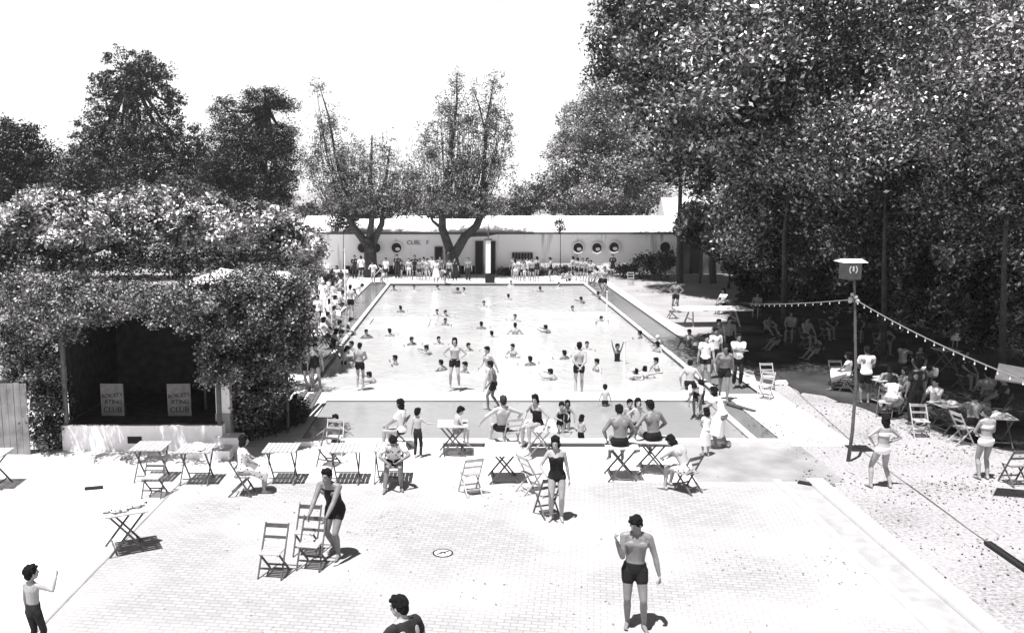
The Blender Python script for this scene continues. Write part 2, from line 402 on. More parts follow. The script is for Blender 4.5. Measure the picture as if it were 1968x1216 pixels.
CH = [ # px, py(base centre), heading deg (0 faces away from camera), material, label
 (298, 952, 178, 'wood', 'folding chair facing the camera before the leftmost of the row of tables'),
 (466, 950, -88, 'wood', 'folding chair under the woman in the printed dress'),
 (527, 1103, 172, 'wood', 'folding chair standing alone left of the man who pushes chairs'),
 (600, 1088, 170, 'wood', 'front folding chair of the pair pushed by the man in the singlet'),
 (592, 1062, 172, 'wood', 'rear folding chair of the pair, its back under the man\'s hands'),
 (1052, 990, 20, 'wood', 'folding chair at the side of the girl in the black swimsuit'),
 (1018, 945, -60, 'woodpale', 'folding chair leaning half folded behind the girl in the black swimsuit'),
 (1322, 944, 35, 'wood', 'folding chair of the man in striped trunks, its back to the camera'),
 (984, 862, 20, 'woodpale', 'folding chair of the man with his arms spread at the basin edge'),
 (644, 872, 178, 'woodpale', 'pale folding chair standing by the boy at the left of the basin'),
 (768, 862, 80, 'wood', 'folding chair of the woman with thick bobbed hair'),
 (757, 930, 178, 'wood', 'folding chair of the man in the dotted shirt'),
 (905, 948, 20, 'woodpale', 'bleached folding chair standing alone left of the table with the cloth'),
 (1474, 748, 180, 'woodpale', 'upright folding chair at the edge of the shade, back of two'),
 (1471, 766, 140, 'woodpale', 'folding chair at the edge of the shade, front of two, turned sideways'),
 (1606, 742, 178, 'wood', 'folding chair in the shade left of the woman in the white blouse'),
 (1948, 930, 4, 'wood', 'folding chair with its back to the camera at the right edge'),
 (1846, 852, -80, 'woodpale', 'folding chair seen from the side left of the woman in white shorts'),
 (1766, 838, 175, 'woodpale', 'folding chair with a pale seat among the shaded tables'),
 (1868, 842, 60, 'wood', 'folding chair under the man bent over a shaded table'),
 (1700, 800, 150, 'wood', 'folding chair of the woman in white at the edge of the shade'),
 (1825, 622, 175, 'woodpale', 'small far folding chair deep in the shade right of the post'),
 (22, 737, 178, 'woodpale', 'pale folding chair behind the board fence at the left edge'),
 (632, 893, 160, 'wooddark', 'dark half folded chair behind the man who pushes chairs'),
 (1212, 547, 178, 'woodpale', 'tiny far folding chair in the sun beyond the right corner of the pool'),
 (1292, 612, 90, 'wood', 'folding chair standing at the left end of the white table tennis table'),
]
for px, py, rz, m, lab in CH: place(chair_protos, m, px, py, rz, lab, 'chair', GC, .93)
TB = [
 (-14, 935, 4, 'wood', 'folding table cut by the left edge of the photo'),
 (243, 1055, 28, 'wood', 'folding table set askew with a heap of clothes on it'),
 (293, 920, 90, 'wood', 'leftmost whole folding table of the row before the stage'),
 (380, 925, 90, 'wood', 'second folding table of the row, right of the one behind the empty chair'),
 (543, 924, 90, 'wood', 'folding table of the row right of the woman in the printed dress'),
 (665, 924, 90, 'wood', 'folding table of the row behind the man who pushes chairs'),
 (748, 922, 90, 'wood', 'folding table of the row behind the man in the dotted shirt'),
 (870, 872, 0, 'wood', 'folding table at the basin with a boy sitting on it'),
 (967, 922, 3, 'wood', 'folding table under a white cloth in the middle of the terrace'),
 (1038, 872, 0, 'woodpale', 'folding table at the basin with a woman in a dark swimsuit sitting on it'),
 (1192, 918, 0, 'wood', 'folding table under the left of the two men sitting with bare backs'),
 (1252, 906, -6, 'wood', 'folding table under the right of the two men sitting with bare backs'),
 (1818, 830, 10, 'wood', 'shaded folding table with a bright top among the crowd'),
 (1912, 855, 80, 'wood', 'shaded folding table right of the woman in white shorts'),
 (1815, 712, 0, 'wood', 'folding table deep in the shade behind the woman in white'),
 (1690, 775, 20, 'woodpale', 'folding table in front of the two people in white by the post'),
]
for px, py, rz, m, lab in TB: place(table_protos, m, px, py, rz, lab, 'table', GT)

# white cloth on the middle table, clothes heap on the askew one
def cloth(loc, rz, w, d, z, m, label, seed=1):
    mb = MB(); n = 14; rr = random.Random(seed)
    for i in range(n + 1):
        for j in range(n + 1):
            x = (i / n - .5) * (w + .16); y = (j / n - .5) * (d + .16)
            dx = max(0, abs(x) - w / 2); dy = max(0, abs(y) - d / 2); dd = max(dx, dy)
            mb.v.append((x - math.copysign(dx, x) * .75, y - math.copysign(dy, y) * .75, z + .006 + rr.uniform(0, .006) - dd * 1.4))
    for i in range(n):
        for j in range(n):
            a = i * (n + 1) + j; mb.f.append((a, a + n + 1, a + n + 2, a + 1))
    o = mb.build('tablecloth', m); o.location = loc; o.rotation_euler = (0, 0, rz); tag(o, label, 'tablecloth'); return o
x, y, _ = G(967, 922); cloth((x, y, .006), R(3), .72, .72, .745, 'cloth_white', 'white cloth spread over the folding table in the middle')
x, y, _ = G(1038, 872); cloth((x, y, .006), 0, .72, .72, .745, 'cloth_white', 'white cloth under the woman seated on a table', 3)
def heap(px, py, z, label, m='print', s=.24, seed=2, n=9):
    x, y, _ = G(px, py, 0); mb = MB(); rr = random.Random(seed)
    for k in range(n):
        c = (rr.uniform(-s, s), rr.uniform(-s, s) * .8, rr.uniform(.01, .05)); r = rr.uniform(.05, .11)
        mb.ell(c, (r * 1.5, r, r * .55), Matrix.Rotation(rr.uniform(0, 3), 3, 'Z'), 9, 6, .5, k)
    o = mb.build('clothes_heap', m); o.location = (x, y, z); tag(o, label, 'clothes'); return o
heap(243, 1055, .76, 'rumpled patterned clothes heaped on the askew table')
heap(380, 925, .755, 'few folded things lying on the second table of the row', 'cloth_white', .16, 5, 4)
heap(1818, 830, .755, 'pale towels lying on the shaded table with a bright top', 'cloth_white', .2, 6, 6)
heap(1912, 855, .755, 'pale bundles lying on the shaded table right of the white shorts', 'cloth_white', .22, 8, 8)
heap(1505, 738, .02, 'bundle of pale clothes on the ground right of the two chairs', 'cloth_white', .3, 9, 7)

# white table tennis table in the sun beyond the channel
x, y, _ = G(1368, 624); t = empty('table_tennis_table', (x, y, 0), R(6)); tag(t, 'long white table tennis table in the sun before the dark trees', 'table')
mb = MB(); mb.box((0, 0, .75), (3.3, 1.5, .05)); mb.build('tabletop', 'white', t)
for sx in (-1, 1):
    mb = MB()
    for sy in (-1, 1): mb.bar((sx * 1.1, sy * .6, 0), (sx * 1.0, sy * .2, .73), .06, .05)
    mb.bar((sx * 1.07, -.45, .3), (sx * 1.07, .45, .3), .05, .04); mb.build('trestle', 'woodpale', t)

# ------------------------------------------------------------------ post with the box, light strings
x, y, _ = G(1630, 886); x0, y0 = x, y
t = empty('signal_post', (x, y, 0)); tag(t, 'tall leaning wooden post carrying a roofed box with a round emblem', 'post')
def rel(px, py): p = V(px, py, y0); return (p[0] - x0, 0, p[2])
pp = [(0, 0, 0), rel(1638, 830), rel(1645, 740), rel(1643, 575), rel(1641, 520)]
mb = MB(); mb.tube(pp, [.048, .042, .036, .03, .028], 8); mb.build('pole', 'wood', t, smooth=True)
bt = rel(1634, 536); tp = rel(1634, 503); zc = (bt[2] + tp[2]) / 2; xc = rel(1634, 520)[0]; hb = tp[2] - bt[2]
mb = MB(); mb.box((xc, 0, zc), (.37, .34, hb)); bx = mb.build('box', 'wooddark', t)
mb = MB()
n = 20
for k in range(n):
    for r0, r1, a0, a1 in ((.07, .095, -.9, .9), (.07, .095, math.pi - .9, math.pi + .9)):
        a = a0 + (a1 - a0) * k / n; b = a0 + (a1 - a0) * (k + 1) / n
        mb.add([(xc + math.cos(q) * r, -.174, zc + .03 + math.sin(q) * r * 1.2) for q, r in ((a, r0), (a, r1), (b, r1), (b, r0))], [(0, 1, 2, 3)])
mb.box((xc, -.175, zc + .05), (.04, .006, .11)); e = mb.build('emblem', 'white', bx)
mb = MB(); mb.add([(xc - .28, -.28, tp[2]), (xc + .28, -.28, tp[2]), (xc + .28, .28, tp[2]), (xc - .28, .28, tp[2]), (xc - .23, -.04, tp[2] + .07), (xc + .23, -.04, tp[2] + .07)],
   [(0, 1, 5, 4), (2, 3, 4, 5), (1, 2, 5), (3, 0, 4), (3, 2, 1, 0)]); mb.build('roof', 'white', t)
jz = rel(1643, 572)[2]
mb = MB()
for k in range(6): mb.ell((random.uniform(-.12, .22) + rel(1643, 572)[0], random.uniform(-.1, .1), jz + random.uniform(-.08, .08)), (.05, .05, .05), n=7, m=5)
mb.build('wire_cluster', 'woodpale', t)
def light_string(a, b, n, sag, label, r=.012):
    a = Vector(a); b = Vector(b); t = empty('light_string', a); tag(t, label, 'light string')
    def P(u): p = (b - a) * u; return Vector((p.x, p.y, p.z - sag * 4 * u * (1 - u)))
    mb = MB(); mb.tube([P(k / 16) for k in range(17)], [r] * 17, 5); mb.build('wire', 'metal', t)
    g = 'small bulbs hanging on ' + label.split(' from')[0]
    for k in range(n):
        p = P((k + .5) / n); mb = MB(); mb.tube([(p.x, p.y, p.z), (p.x, p.y, p.z - .035)], [.009, .010], 6); mb.ell((p.x, p.y, p.z - .06), (.015, .015, .019), n=7, m=5); mb.build('bulb', 'white', t, smooth=True)
pj = (x0 + rel(1643, 575)[0], y0, rel(1643, 575)[2])
light_string(pj, (8.62, 12.6, 3.32), 22, .12, 'string of bulbs sagging from the post to the right edge')
light_string(pj, (V(1440, 584, 34)[0], 34, V(1440, 584, 34)[2]), 16, .05, 'string of bulbs running from the post back to the trees')
# tilted board with faded lettering at the right edge
q = V(1912, 725, 17.5)
t = empty('notice_board', (q[0], 17.5, 0), R(-14)); tag(t, 'tilted grey board with faded lettering at the right edge', 'sign')
mb = MB(); mb.add([(0, 0, q[2] - .02), (1.3, 0, q[2] - .18), (1.35, .5, q[2] + .02), (.2, .5, q[2] + .2), (0, 0, q[2] - .05), (1.3, 0, q[2] - .21), (1.35, .5, q[2] - .01), (.2, .5, q[2] + .17)],
   [(0, 1, 2, 3), (7, 6, 5, 4), (0, 4, 5, 1), (1, 5, 6, 2), (2, 6, 7, 3), (3, 7, 4, 0)]); pn = mb.build('panel', 'boardgrey', t)
mb = MB()
for r_, (a, b) in enumerate(((.25, .95), (.3, .8))):
    yy = .34 - .17 * r_; 
    for k in range(9):
        xx = a + (b - a) * k / 8; zz = q[2] + .2 - .16 * xx / 1.3 - (.5 - yy) * .42 - .018
        mb.box((xx, yy, zz + .0), (.045, .05, .012))
mb.build('lettering', 'dark', pn)
mb = MB(); mb.tube([(1.25, .3, 0), (1.25, .3, q[2] - .1)], [.03, .03], 6); mb.build('post', 'wooddark', t)

# ------------------------------------------------------------------ changing-room building at the far end
WY = 66.0
zb = 0
ze = V(900, 447, WY)[2]; zr = V(900, 415, WY + 3.2)[2]
xl = V(585, 500, WY)[0]; xr_ = V(1311, 500, WY)[0]
t = empty('changing_room_building', ((xl + xr_) / 2, WY, 0)); tag(t, 'long low white building with round windows and a bright roof beyond the pool', 'building')
ox = (xl + xr_) / 2
def wallx(px, py=475): return V(px, py, WY)[0] - ox
def wallz(py): return V(900, py, WY)[2]
wins = [(697, 476, .36), (762, 476, .36), (1111, 476, .35), (1147, 476, .35), (1180, 475, .35), (1278, 475, .38), (722, 476, .36)]
W = xr_ - xl
mb = MB(); mb.box((0, 3.3, ze / 2), (W, 6.4, ze)); wl = mb.build('wall', 'streaked', t)
mb = MB()
mb.add([(-W / 2 - .3, -.35, ze + .0), (W / 2 + .3, -.35, ze), (W / 2 + .3, 3.2, zr), (-W / 2 - .3, 3.2, zr), (W / 2 + .3, 6.8, ze), (-W / 2 - .3, 6.8, ze)], [(0, 1, 2, 3), (3, 2, 4, 5), (5, 4, 1, 0), (0, 3, 5), (1, 4, 2)])
mb.build('roof', 'roof', t)
mb = MB(); mb.box((0, -.37, ze - .03), (W + .6, .03, .16)); mb.build('gutter', 'wooddark', t)
mb = MB(); mb.box((wallx(795) , -.02, wallz(524)), (wallx(930) - wallx(660), .05, 1.0)); mb.build('dado', 'cloth_dark', t)
mb = MB(); mb.box((wallx(1030) , -.02, .25), (wallx(1100) - wallx(955), .05, .5)); mb.build('dado', 'cloth_grey', t)
for px, py, r in wins:
    cx, cz = wallx(px, py), wallz(py); n = 24
    mb = MB(); ring = [[(cx + math.cos(2 * math.pi * k / n) * rr, yy, cz + math.sin(2 * math.pi * k / n) * rr) for k in range(n)] for rr, yy in ((r + .10, -.005), (r + .10, -.10), (r, -.10), (r, -.01))]
    mb.loft(ring, cap=False); fr = mb.build('window', 'plaster', t)
    mb = MB(); mb.add([(cx + math.cos(2 * math.pi * k / n) * r, -.012, cz + math.sin(2 * math.pi * k / n) * r) for k in range(n)], [tuple(range(n))]); mb.build('pane', 'dark', fr)
    mb = MB(); mb.ell((cx + .08, -.03, cz - .10), (.17, .02, .13), n=12, m=6)
    if px in (762, 1147, 1180, 1111): mb.build('sill', 'white', fr)
for px, w, top, m in ((921, .50, 463, 'dark'), (946, .38, 463, 'dark'), (843, .5, 474, 'cloth_dark')):
    h = wallz(top); cx = wallx(px)
    mb = MB(); mb.box((cx, -.02, h / 2), (w, .06, h)); d = mb.build('door', m, t)
    mb = MB(); mb.box((cx + w / 2 + .03, -.03, h / 2), (.06, .1, h)); mb.box((cx - w / 2 - .03, -.03, h / 2), (.06, .1, h)); mb.build('frame', 'cloth_grey', d)
# low sign / serving hatch
mb = MB(); cx = wallx(1004); cz = wallz(492)
for k in range(7): mb.box((cx - .66 + k * .22, -.03, cz), (.17, .06, .5))
mb.build('hatch', 'dark', t)
def text_mesh(s, size, m, parent, loc, rot, ext=.004, name='lettering', shear=0, align='CENTER'):
    cu = bpy.data.curves.new(name, 'FONT'); cu.body = s; cu.size = size; cu.extrude = ext; cu.align_x = align; cu.shear = shear
    o = bpy.data.objects.new(name, cu); col.objects.link(o)
    dg = bpy.context.evaluated_depsgraph_get(); me = bpy.data.meshes.new_from_object(o.evaluated_get(dg))
    bpy.data.objects.remove(o); n = bpy.data.objects.new(name, me); col.objects.link(n); me.materials.clear(); me.materials.append(M[m])
    n.parent = parent; n.location = loc; n.rotation_euler = rot; return n
text_mesh('CUBL   F', .42, 'cloth_dark', t, (wallx(803), -.02, wallz(470)), (R(90), 0, 0))
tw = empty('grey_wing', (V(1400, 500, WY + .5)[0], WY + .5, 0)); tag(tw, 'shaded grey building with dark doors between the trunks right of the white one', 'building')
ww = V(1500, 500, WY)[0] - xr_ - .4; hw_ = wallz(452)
mb = MB(); mb.box((0, 3, hw_ / 2), (ww, 6, hw_)); mb.build('wall', 'wallgrey', tw)  # wall tone greyed in place of the tree shade
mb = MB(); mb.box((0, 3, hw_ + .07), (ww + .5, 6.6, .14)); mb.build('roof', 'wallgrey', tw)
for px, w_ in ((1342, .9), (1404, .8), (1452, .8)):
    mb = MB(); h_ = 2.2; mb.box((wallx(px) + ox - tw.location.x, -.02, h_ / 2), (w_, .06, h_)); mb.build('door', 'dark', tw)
# second white gable behind at right
g = V(1345, 415, 78)
t2 = empty('white_gable_building', (g[0], 78, 0)); tag(t2, 'white gabled building showing between the trunks behind the long roof', 'building')
mb = MB(); zz = V(1345, 428, 78)[2]; zt = V(1345, 380, 78)[2]
mb.box((0, 2, zz / 2), (5.5, 4, zz)); mb.build('wall', 'plaster', t2)
mb = MB(); mb.add([(-2.9, -.2, zz), (2.9, -.2, zz), (2.9, 4.2, zz), (-2.9, 4.2, zz), (-2.9, 2, zt), (2.9, 2, zt)], [(0, 1, 5, 4), (2, 3, 4, 5), (1, 2, 5), (3, 0, 4), (3, 2, 1, 0)]); mb.build('roof', 'roof', t2)
# white pillar with black base standing at the end of the pool
x, y, _ = G(938, 545); t = empty('white_pillar', (x, y, 0)); tag(t, 'slim white pillar on a black base at the far end of the pool', 'pillar')
mb = MB(); mb.box((.12, 0, .28), (.62, .5, .56)); mb.build('base', 'dark', t)
zt = V(938, 462, y)[2]; mb = MB(); mb.box((0, 0, (zt + .7) / 2), (.32, .3, zt - .7)); mb.build('shaft', 'white', t)
zt2 = V(938, 430, y)[2]; mb = MB(); mb.tube([(0, 0, zt), (0, 0, zt2)], [.04, .03], 6); mb.box((0, 0, zt + .06), (.5, .4, .12)); mb.build('finial', 'wooddark', t)
# ------------------------------------------------------------------ bandstand stage under the vines
YS = G(0, 866)[1]
xa = V(121, 866, YS)[0]; xb = V(428, 866, YS)[0]
t = empty('bandstand', ((xa + xb) / 2, YS, 0)); tag(t, 'open vine-covered bandstand with a white stage front and a dark interior', 'bandstand')
W2 = xb - xa; sh = V(0, 818, YS)[2]; zt = V(0, 598, YS)[2]
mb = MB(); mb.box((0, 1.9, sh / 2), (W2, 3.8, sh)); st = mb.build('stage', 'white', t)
mb = MB(); mb.box((0, 1.95, sh + .012), (W2 - .1, 3.7, .02)); mb.build('floor', 'darkwall', t)  # dark floor sheet in place of shade on the stage top
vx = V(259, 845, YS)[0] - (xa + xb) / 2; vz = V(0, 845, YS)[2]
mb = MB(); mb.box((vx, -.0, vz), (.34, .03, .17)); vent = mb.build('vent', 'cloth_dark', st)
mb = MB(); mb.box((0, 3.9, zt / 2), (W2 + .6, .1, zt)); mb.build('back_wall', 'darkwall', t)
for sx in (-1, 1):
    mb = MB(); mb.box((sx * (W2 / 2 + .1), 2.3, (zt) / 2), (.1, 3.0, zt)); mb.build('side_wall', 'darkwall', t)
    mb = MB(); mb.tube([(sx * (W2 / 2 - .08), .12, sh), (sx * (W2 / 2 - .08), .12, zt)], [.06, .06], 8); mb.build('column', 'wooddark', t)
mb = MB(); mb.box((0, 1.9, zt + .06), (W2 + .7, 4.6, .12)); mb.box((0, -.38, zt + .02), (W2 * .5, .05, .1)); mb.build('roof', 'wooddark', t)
mb = MB(); mb.box((.1, -.42, zt + .03), (W2 * .45, .03, .05)); mb.build('eave_strip', 'cloth_white', t)
mb = MB(); mb.box((W2 / 2 - .15, -.35, .10), (1.0, .7, .2)); mb.box((W2 / 2 + .15, .1, .18), (.6, .5, .36)); mb.build('step', 'white', t)
def poster(px, py, seed, label):
    q = V(px, py, YS + .9); s = empty('club_board', (q[0], YS + .9, sh), R(-3 + 5 * seed)); tag(s, label, 'sign', 'boards standing on the stage')
    mb = MB(); mb.box((0, 0, .42), (.58, .04, .84), mtx=None); pb = mb.build('panel', 'board_white', s)
    text_mesh('BOICETY', .135, 'dark', pb, (.0, -.026, .50), (R(90), R(-6), 0), shear=.15)
    text_mesh('RTING', .15, 'dark', pb, (.03, -.026, .33), (R(90), 0, 0))
    text_mesh('CLUB', .19, 'dark', pb, (0, -.026, .12), (R(90), 0, 0))
    mb = MB(); mb.bar((-.2, .03, .7), (-.2, .3, 0), .03, .03); mb.bar((.2, .03, .7), (.2, .3, 0), .03, .03); mb.build('prop', 'wooddark', s)
poster(217, 780, 0, 'left of the two lettered club boards on the stage')
poster(345, 777, 1, 'right of the two lettered club boards, nearer the white column')
q = V(430, 760, YS + .5)
t = empty('white_column', (q[0], YS + .5, 0)); tag(t, 'white painted column at the right end of the stage under the vines', 'column')
za = V(430, 792, YS + .5)[2]; zz2 = V(430, 715, YS + .5)[2]
mb = MB(); mb.box((0, 0, za / 2), (.36, .34, za)); mb.build('base', 'kerbgrey', t)
mb = MB(); mb.box((-.1, 0, (za + zz2) / 2), (.12, .3, zz2 - za)); mb.box((.07, .0, (za + zz2) / 2), (.2, .24, zz2 - za)); mb.build('shaft', 'white', t)
c = V(465, 520, YS + 1.6); t = empty('canvas_awning', (c[0], YS + 1.6, 0)); tag(t, 'bleached canvas patch lying on top of the vines right of the bandstand roof', 'awning')
mb = MB(); n = 10; sc = ppm(YS + 1.6, 4)
for i in range(n + 1):
    for j in range(5): mb.v.append(((i / n - .5) * 190 / sc, (j / 4 - .5) * 1.6, c[2] - .20 - .5 * abs(i / n - .45) ** 1.5 + .06 * math.sin(i * 1.9 + j) + j * .05))
for i in range(n):
    for j in range(4): a_ = i * 5 + j; mb.f.append((a_, a_ + 5, a_ + 6, a_ + 1))
mb.build('canvas', 'cloth_white', t)
for sx in (-1, 1): mb = MB(); mb.tube([(sx * 80 / sc, 0, 0), (sx * 80 / sc, 0, c[2] - .3)], [.04, .04], 6); mb.build('post', 'wooddark', t)
# board fence at the left edge, white block beside it
x0_ = V(-60, 800, YS - .3)[0]; x1_ = V(55, 800, YS - .3)[0]; zf = V(0, 736, YS - .3)[2]
t = empty('board_fence', ((x0_ + x1_) / 2, YS - .3, 0)); tag(t, 'weathered vertical board fence at the left edge below the vines', 'fence')
mb = MB(); n = 9; wB = (x1_ - x0_) / n; rr = random.Random(5)
for k in range(n): mb.box((x0_ + (k + .5) * wB - t.location.x, rr.uniform(-.012, .012), (zf + rr.uniform(-.03, .03)) / 2), (wB - .012, .03, zf))
mb.build('boards', 'fencewood', t)
mb = MB(); mb.box((0, .05, zf * .3), (x1_ - x0_, .05, .08)); mb.box((0, .05, zf * .8), (x1_ - x0_, .05, .08)); mb.build('rail', 'wood', t)
x, y, _ = G(82, 862); mb = MB(); mb.box((0, 0, .13), (.26, .26, .26)); mb.box((0, 0, .275), (.2, .2, .03))
o = mb.build('white_block', 'white'); o.location = (x, y + .1, .004); tag(o, 'small white block standing between the board fence and the stage', 'block')
# sloping rail and dark timbers by the left end of the basin
a = G(478, 848); q = V(552, 764, a[1] + 1.0)
t = empty('handrail', a); tag(t, 'bent sloping handrail rising from the stage corner to the pool deck', 'handrail')
mb = MB(); A = Vector(a); pts = [Vector(V(px, py, a[1] + dy)) - A for px, py, dy in ((478, 846, 0), (508, 822, .25), (522, 798, .6), (552, 766, 1.0))]
mb.tube(pts, [.022] * 4, 6); mb.build('rail', 'woodpale', t, smooth=True)
mb = MB(); mb.tube([(pts[3].x, pts[3].y, pts[3].z), (pts[3].x, pts[3].y, 0)], [.022, .022], 6); mb.build('post', 'wood', t)
for i, (p1, p2) in enumerate((((575, 845), (632, 772)), ((548, 850), (575, 815)), ((600, 800), (612, 775)))):
    pass
t = empty('timber_stack', G(560, 835)); tag(t, 'slanted dark timbers piled left of the front basin', 'timbers')
rr = random.Random(11); A = Vector(G(560, 835))
for k in range(9):
    p = Vector(G(470 + k * 14, 850 - k * 4)) - A; q_ = Vector(G(545 + k * 9, 776)) - A
    mb = MB(); mb.bar((p.x, p.y, .05 + .02 * (k % 3)), (q_.x, q_.y, .30 + .05 * (k % 3)), .10, .05); mb.build('timber', 'wooddark' if k % 2 else 'wood', t)

# ------------------------------------------------------------------ foliage
def leaf_mesh(name, P, size, m, parent, up=.35, aspect=.5, sd=0, droop=0.0):
    r = np.random.default_rng(sd + 11); N = len(P)
    nrm = r.normal(size=(N, 3)); nrm /= np.linalg.norm(nrm, axis=1)[:, None]; nrm[:, 2] = np.abs(nrm[:, 2]) + up; nrm /= np.linalg.norm(nrm, axis=1)[:, None]
    t = r.normal(size=(N, 3)); t[:, 2] -= droop; t -= nrm * (t * nrm).sum(1)[:, None]; t /= np.linalg.norm(t, axis=1)[:, None]
    b = np.cross(nrm, t); s = (size * r.uniform(.6, 1.35, N))[:, None]
    v = np.empty((N, 4, 3)); v[:, 0] = P - t * s * .5; v[:, 1] = P + b * s * aspect * .5 + nrm * s * .06; v[:, 2] = P + t * s * .5; v[:, 3] = P - b * s * aspect * .5 + nrm * s * .06
    me = bpy.data.meshes.new(name); me.vertices.add(N * 4); me.vertices.foreach_set('co', v.ravel())
    me.loops.add(N * 4); me.loops.foreach_set('vertex_index', np.arange(N * 4)); me.polygons.add(N)
    me.polygons.foreach_set('loop_start', np.arange(0, N * 4, 4)); me.polygons.foreach_set('loop_total', np.full(N, 4))
    me.update(calc_edges=True); me.materials.append(M[m])
    o = bpy.data.objects.new(name, me); col.objects.link(o)
    if parent is not None: o.parent = parent
    return o
def cloud(lobes, n, clump, per, r, shell=.35, flat=.75):
    """lobes: (cx,cy,cz,rx,ry,rz); clumps of leaves spread through the lobes' volume, denser outside"""
    w = np.array([(l[3] * l[5] + l[3] * l[4]) for l in lobes]); w = w / w.sum(); nc = max(1, n // per)
    k = r.choice(len(lobes), nc, p=w); L = np.array(lobes)[k]
    d = r.normal(size=(nc, 3)); d /= np.linalg.norm(d, axis=1)[:, None]; rad = r.uniform(0, 1, nc) ** shell
    C = L[:, :3] + d * L[:, 3:] * rad[:, None]
    cs = clump * r.uniform(.5, 1.4, nc)
    e = r.normal(size=(nc, per, 3)); e /= np.linalg.norm(e, axis=2)[..., None]; e *= (r.uniform(0, 1, (nc, per)) ** .45)[..., None]
    e[..., 2] *= flat
    return (C[:, None, :] + e * cs[:, None, None]).reshape(-1, 3), C
def tree(name, label, base, trunk_pts, lobes_px, Y, n, leaf, m, clump=.7, per=60, dy=.9, trunk_r=.25, limbs=True, group=None, shell=.35, cat='tree', twigs=0, aspect=.5, depth=None, up=.35, seed=0, flat=.75):
    """lobes_px: (px, py, rx, ry[, y offset]) in photo pixels measured at depth Y"""
    r = np.random.default_rng(seed + len(name)); s = F / (Y * cT)
    bx, by = base; t = empty(name, (bx, by, 0)); tag(t, label, cat, group)
    lobes = []
    for i, l in enumerate(lobes_px):
        yo = l[4] if len(l) > 4 else 0
        x, _, z = V(l[0], l[1], Y + yo); sx = l[2] / s; sz = l[3] / s
        lobes.append((x - bx, Y + yo - by, z, sx, (depth or max(sx, sz)) * dy, sz))
    P, C = cloud(lobes, n, clump, per, r, shell, flat)
    P[:, 2] = np.maximum(P[:, 2], .05)
    leaf_mesh('crown', P, leaf, m, t, sd=seed, aspect=aspect, up=up)
    if trunk_pts is not None:
        mb = MB()
        pts = [Vector((p[0] - bx, p[1] - by, p[2])) for p in trunk_pts]
        k = len(pts); mb.tube(pts, [trunk_r * (1.25 if i == 0 else 1 - .45 * i / (k - 1)) for i in range(k)], 10)
        if limbs:
            top = pts[-1]
            for l in lobes:
                c = Vector(l[:3]); mid = top.lerp(c, .5) + Vector((0, 0, -.12 * (c - top).length))
                mb.tube([top - Vector((0, 0, trunk_r)), mid, c], [trunk_r * .5, trunk_r * .32, trunk_r * .1], 7)
                for q in range(3):
                    d = Vector(r.normal(size=3)); d.normalize(); e = c + Vector((d.x * l[3], d.y * l[4], abs(d.z) * l[5])) * .8
                    mb.tube([mid.lerp(c, .3 + .3 * q), (mid.lerp(c, .7) + e) / 2, e], [trunk_r * .22, trunk_r * .13, trunk_r * .04], 5)
        for q in range(twigs):
            c = Vector(C[int(r.integers(len(C)))]); best = min(lobes, key=lambda l: (Vector(l[:3]) - c).length); b0 = Vector(best[:3]) - Vector((0, 0, best[5] * .7))
            mb.tube([b0, (b0 + c) / 2 + Vector((0, 0, -.1)), c], [trunk_r * .14, trunk_r * .08, trunk_r * .03], 5)
        mb.build('trunk', 'bark', t, smooth=True)
    return t
def tp_(Y, pts): return [V(px, py, Y) for px, py in pts]
def gx(px, Y): return V(px, 500, Y)[0]

# vines over the bandstand
tree('climbing_vine', 'dense leafy vine heaped over the roof of the bandstand', (gx(300, YS), YS + 1), None,
     [(130, 560, 60, 34, 1), (190, 577, 70, 24, .4), (250, 570, 90, 22, 1.0), (340, 572, 60, 20, .6), (410, 558, 70, 28, 1.2), (490, 548, 60, 34, 1), (130, 620, 10, 24, -.4), (375, 612, 18, 20, -.45), (330, 604, 14, 8, -.45), (90, 600, 46, 46, .3), (300, 580, 150, 14, -.45), (200, 600, 60, 16, -.4), (40, 560, 40, 45, 1)],
     YS, 56000, .075, 'leaf_vine', clump=.26, per=45, depth=1.6, shell=.2, cat='vine', aspect=.6)
tree('climbing_vine', 'vine growing up the left side of the stage beside the board fence', (gx(85, YS), YS), tp_(YS + .3, [(95, 860), (90, 740), (85, 640)]),
     [(80, 640, 48, 70, .3), (85, 720, 42, 60, .3), (95, 790, 38, 62, .3),  (100, 835, 20, 28, .1), (140, 620, 30, 40, .2), (25, 660, 40, 60, .9), (50, 700, 40, 50, .6)],
     YS, 30000, .075, 'leaf_vine', clump=.22, per=40, depth=.7, trunk_r=.09, cat='vine', aspect=.6, seed=2)
tree('climbing_vine', 'bulky vine hanging down over the right side of the bandstand', (gx(520, YS), YS + .6), tp_(YS + 1, [(500, 800), (500, 720), (505, 640)]),
     [(415, 690, 30, 50, -.35), (475, 610, 85, 50, .2), (575, 600, 30, 34, 1), (560, 560, 36, 30, 1), (440, 715, 26, 18, -.3), (520, 590, 70, 60, .6), (500, 675, 85, 55, .5), (545, 650, 45, 75, .8), (440, 640, 45, 45, -.1), (505, 735, 62, 55, 1.0), (490, 790, 50, 40, 1.3)],
     YS, 56000, .075, 'leaf_vine', clump=.26, per=45, depth=1.1, trunk_r=.1, cat='vine', aspect=.6, seed=3)
tree('shrub', 'dark low bush filling the corner right of the stage', (gx(520, YS + 1.5), YS + 1.8), None,
     [(500, 800, 55, 45, 1.5), (560, 790, 40, 30, 2.3), (470, 820, 35, 30, 1.2)], YS, 9000, .08, 'leaf_dark', clump=.2, per=35, depth=.8, cat='shrub', seed=4)
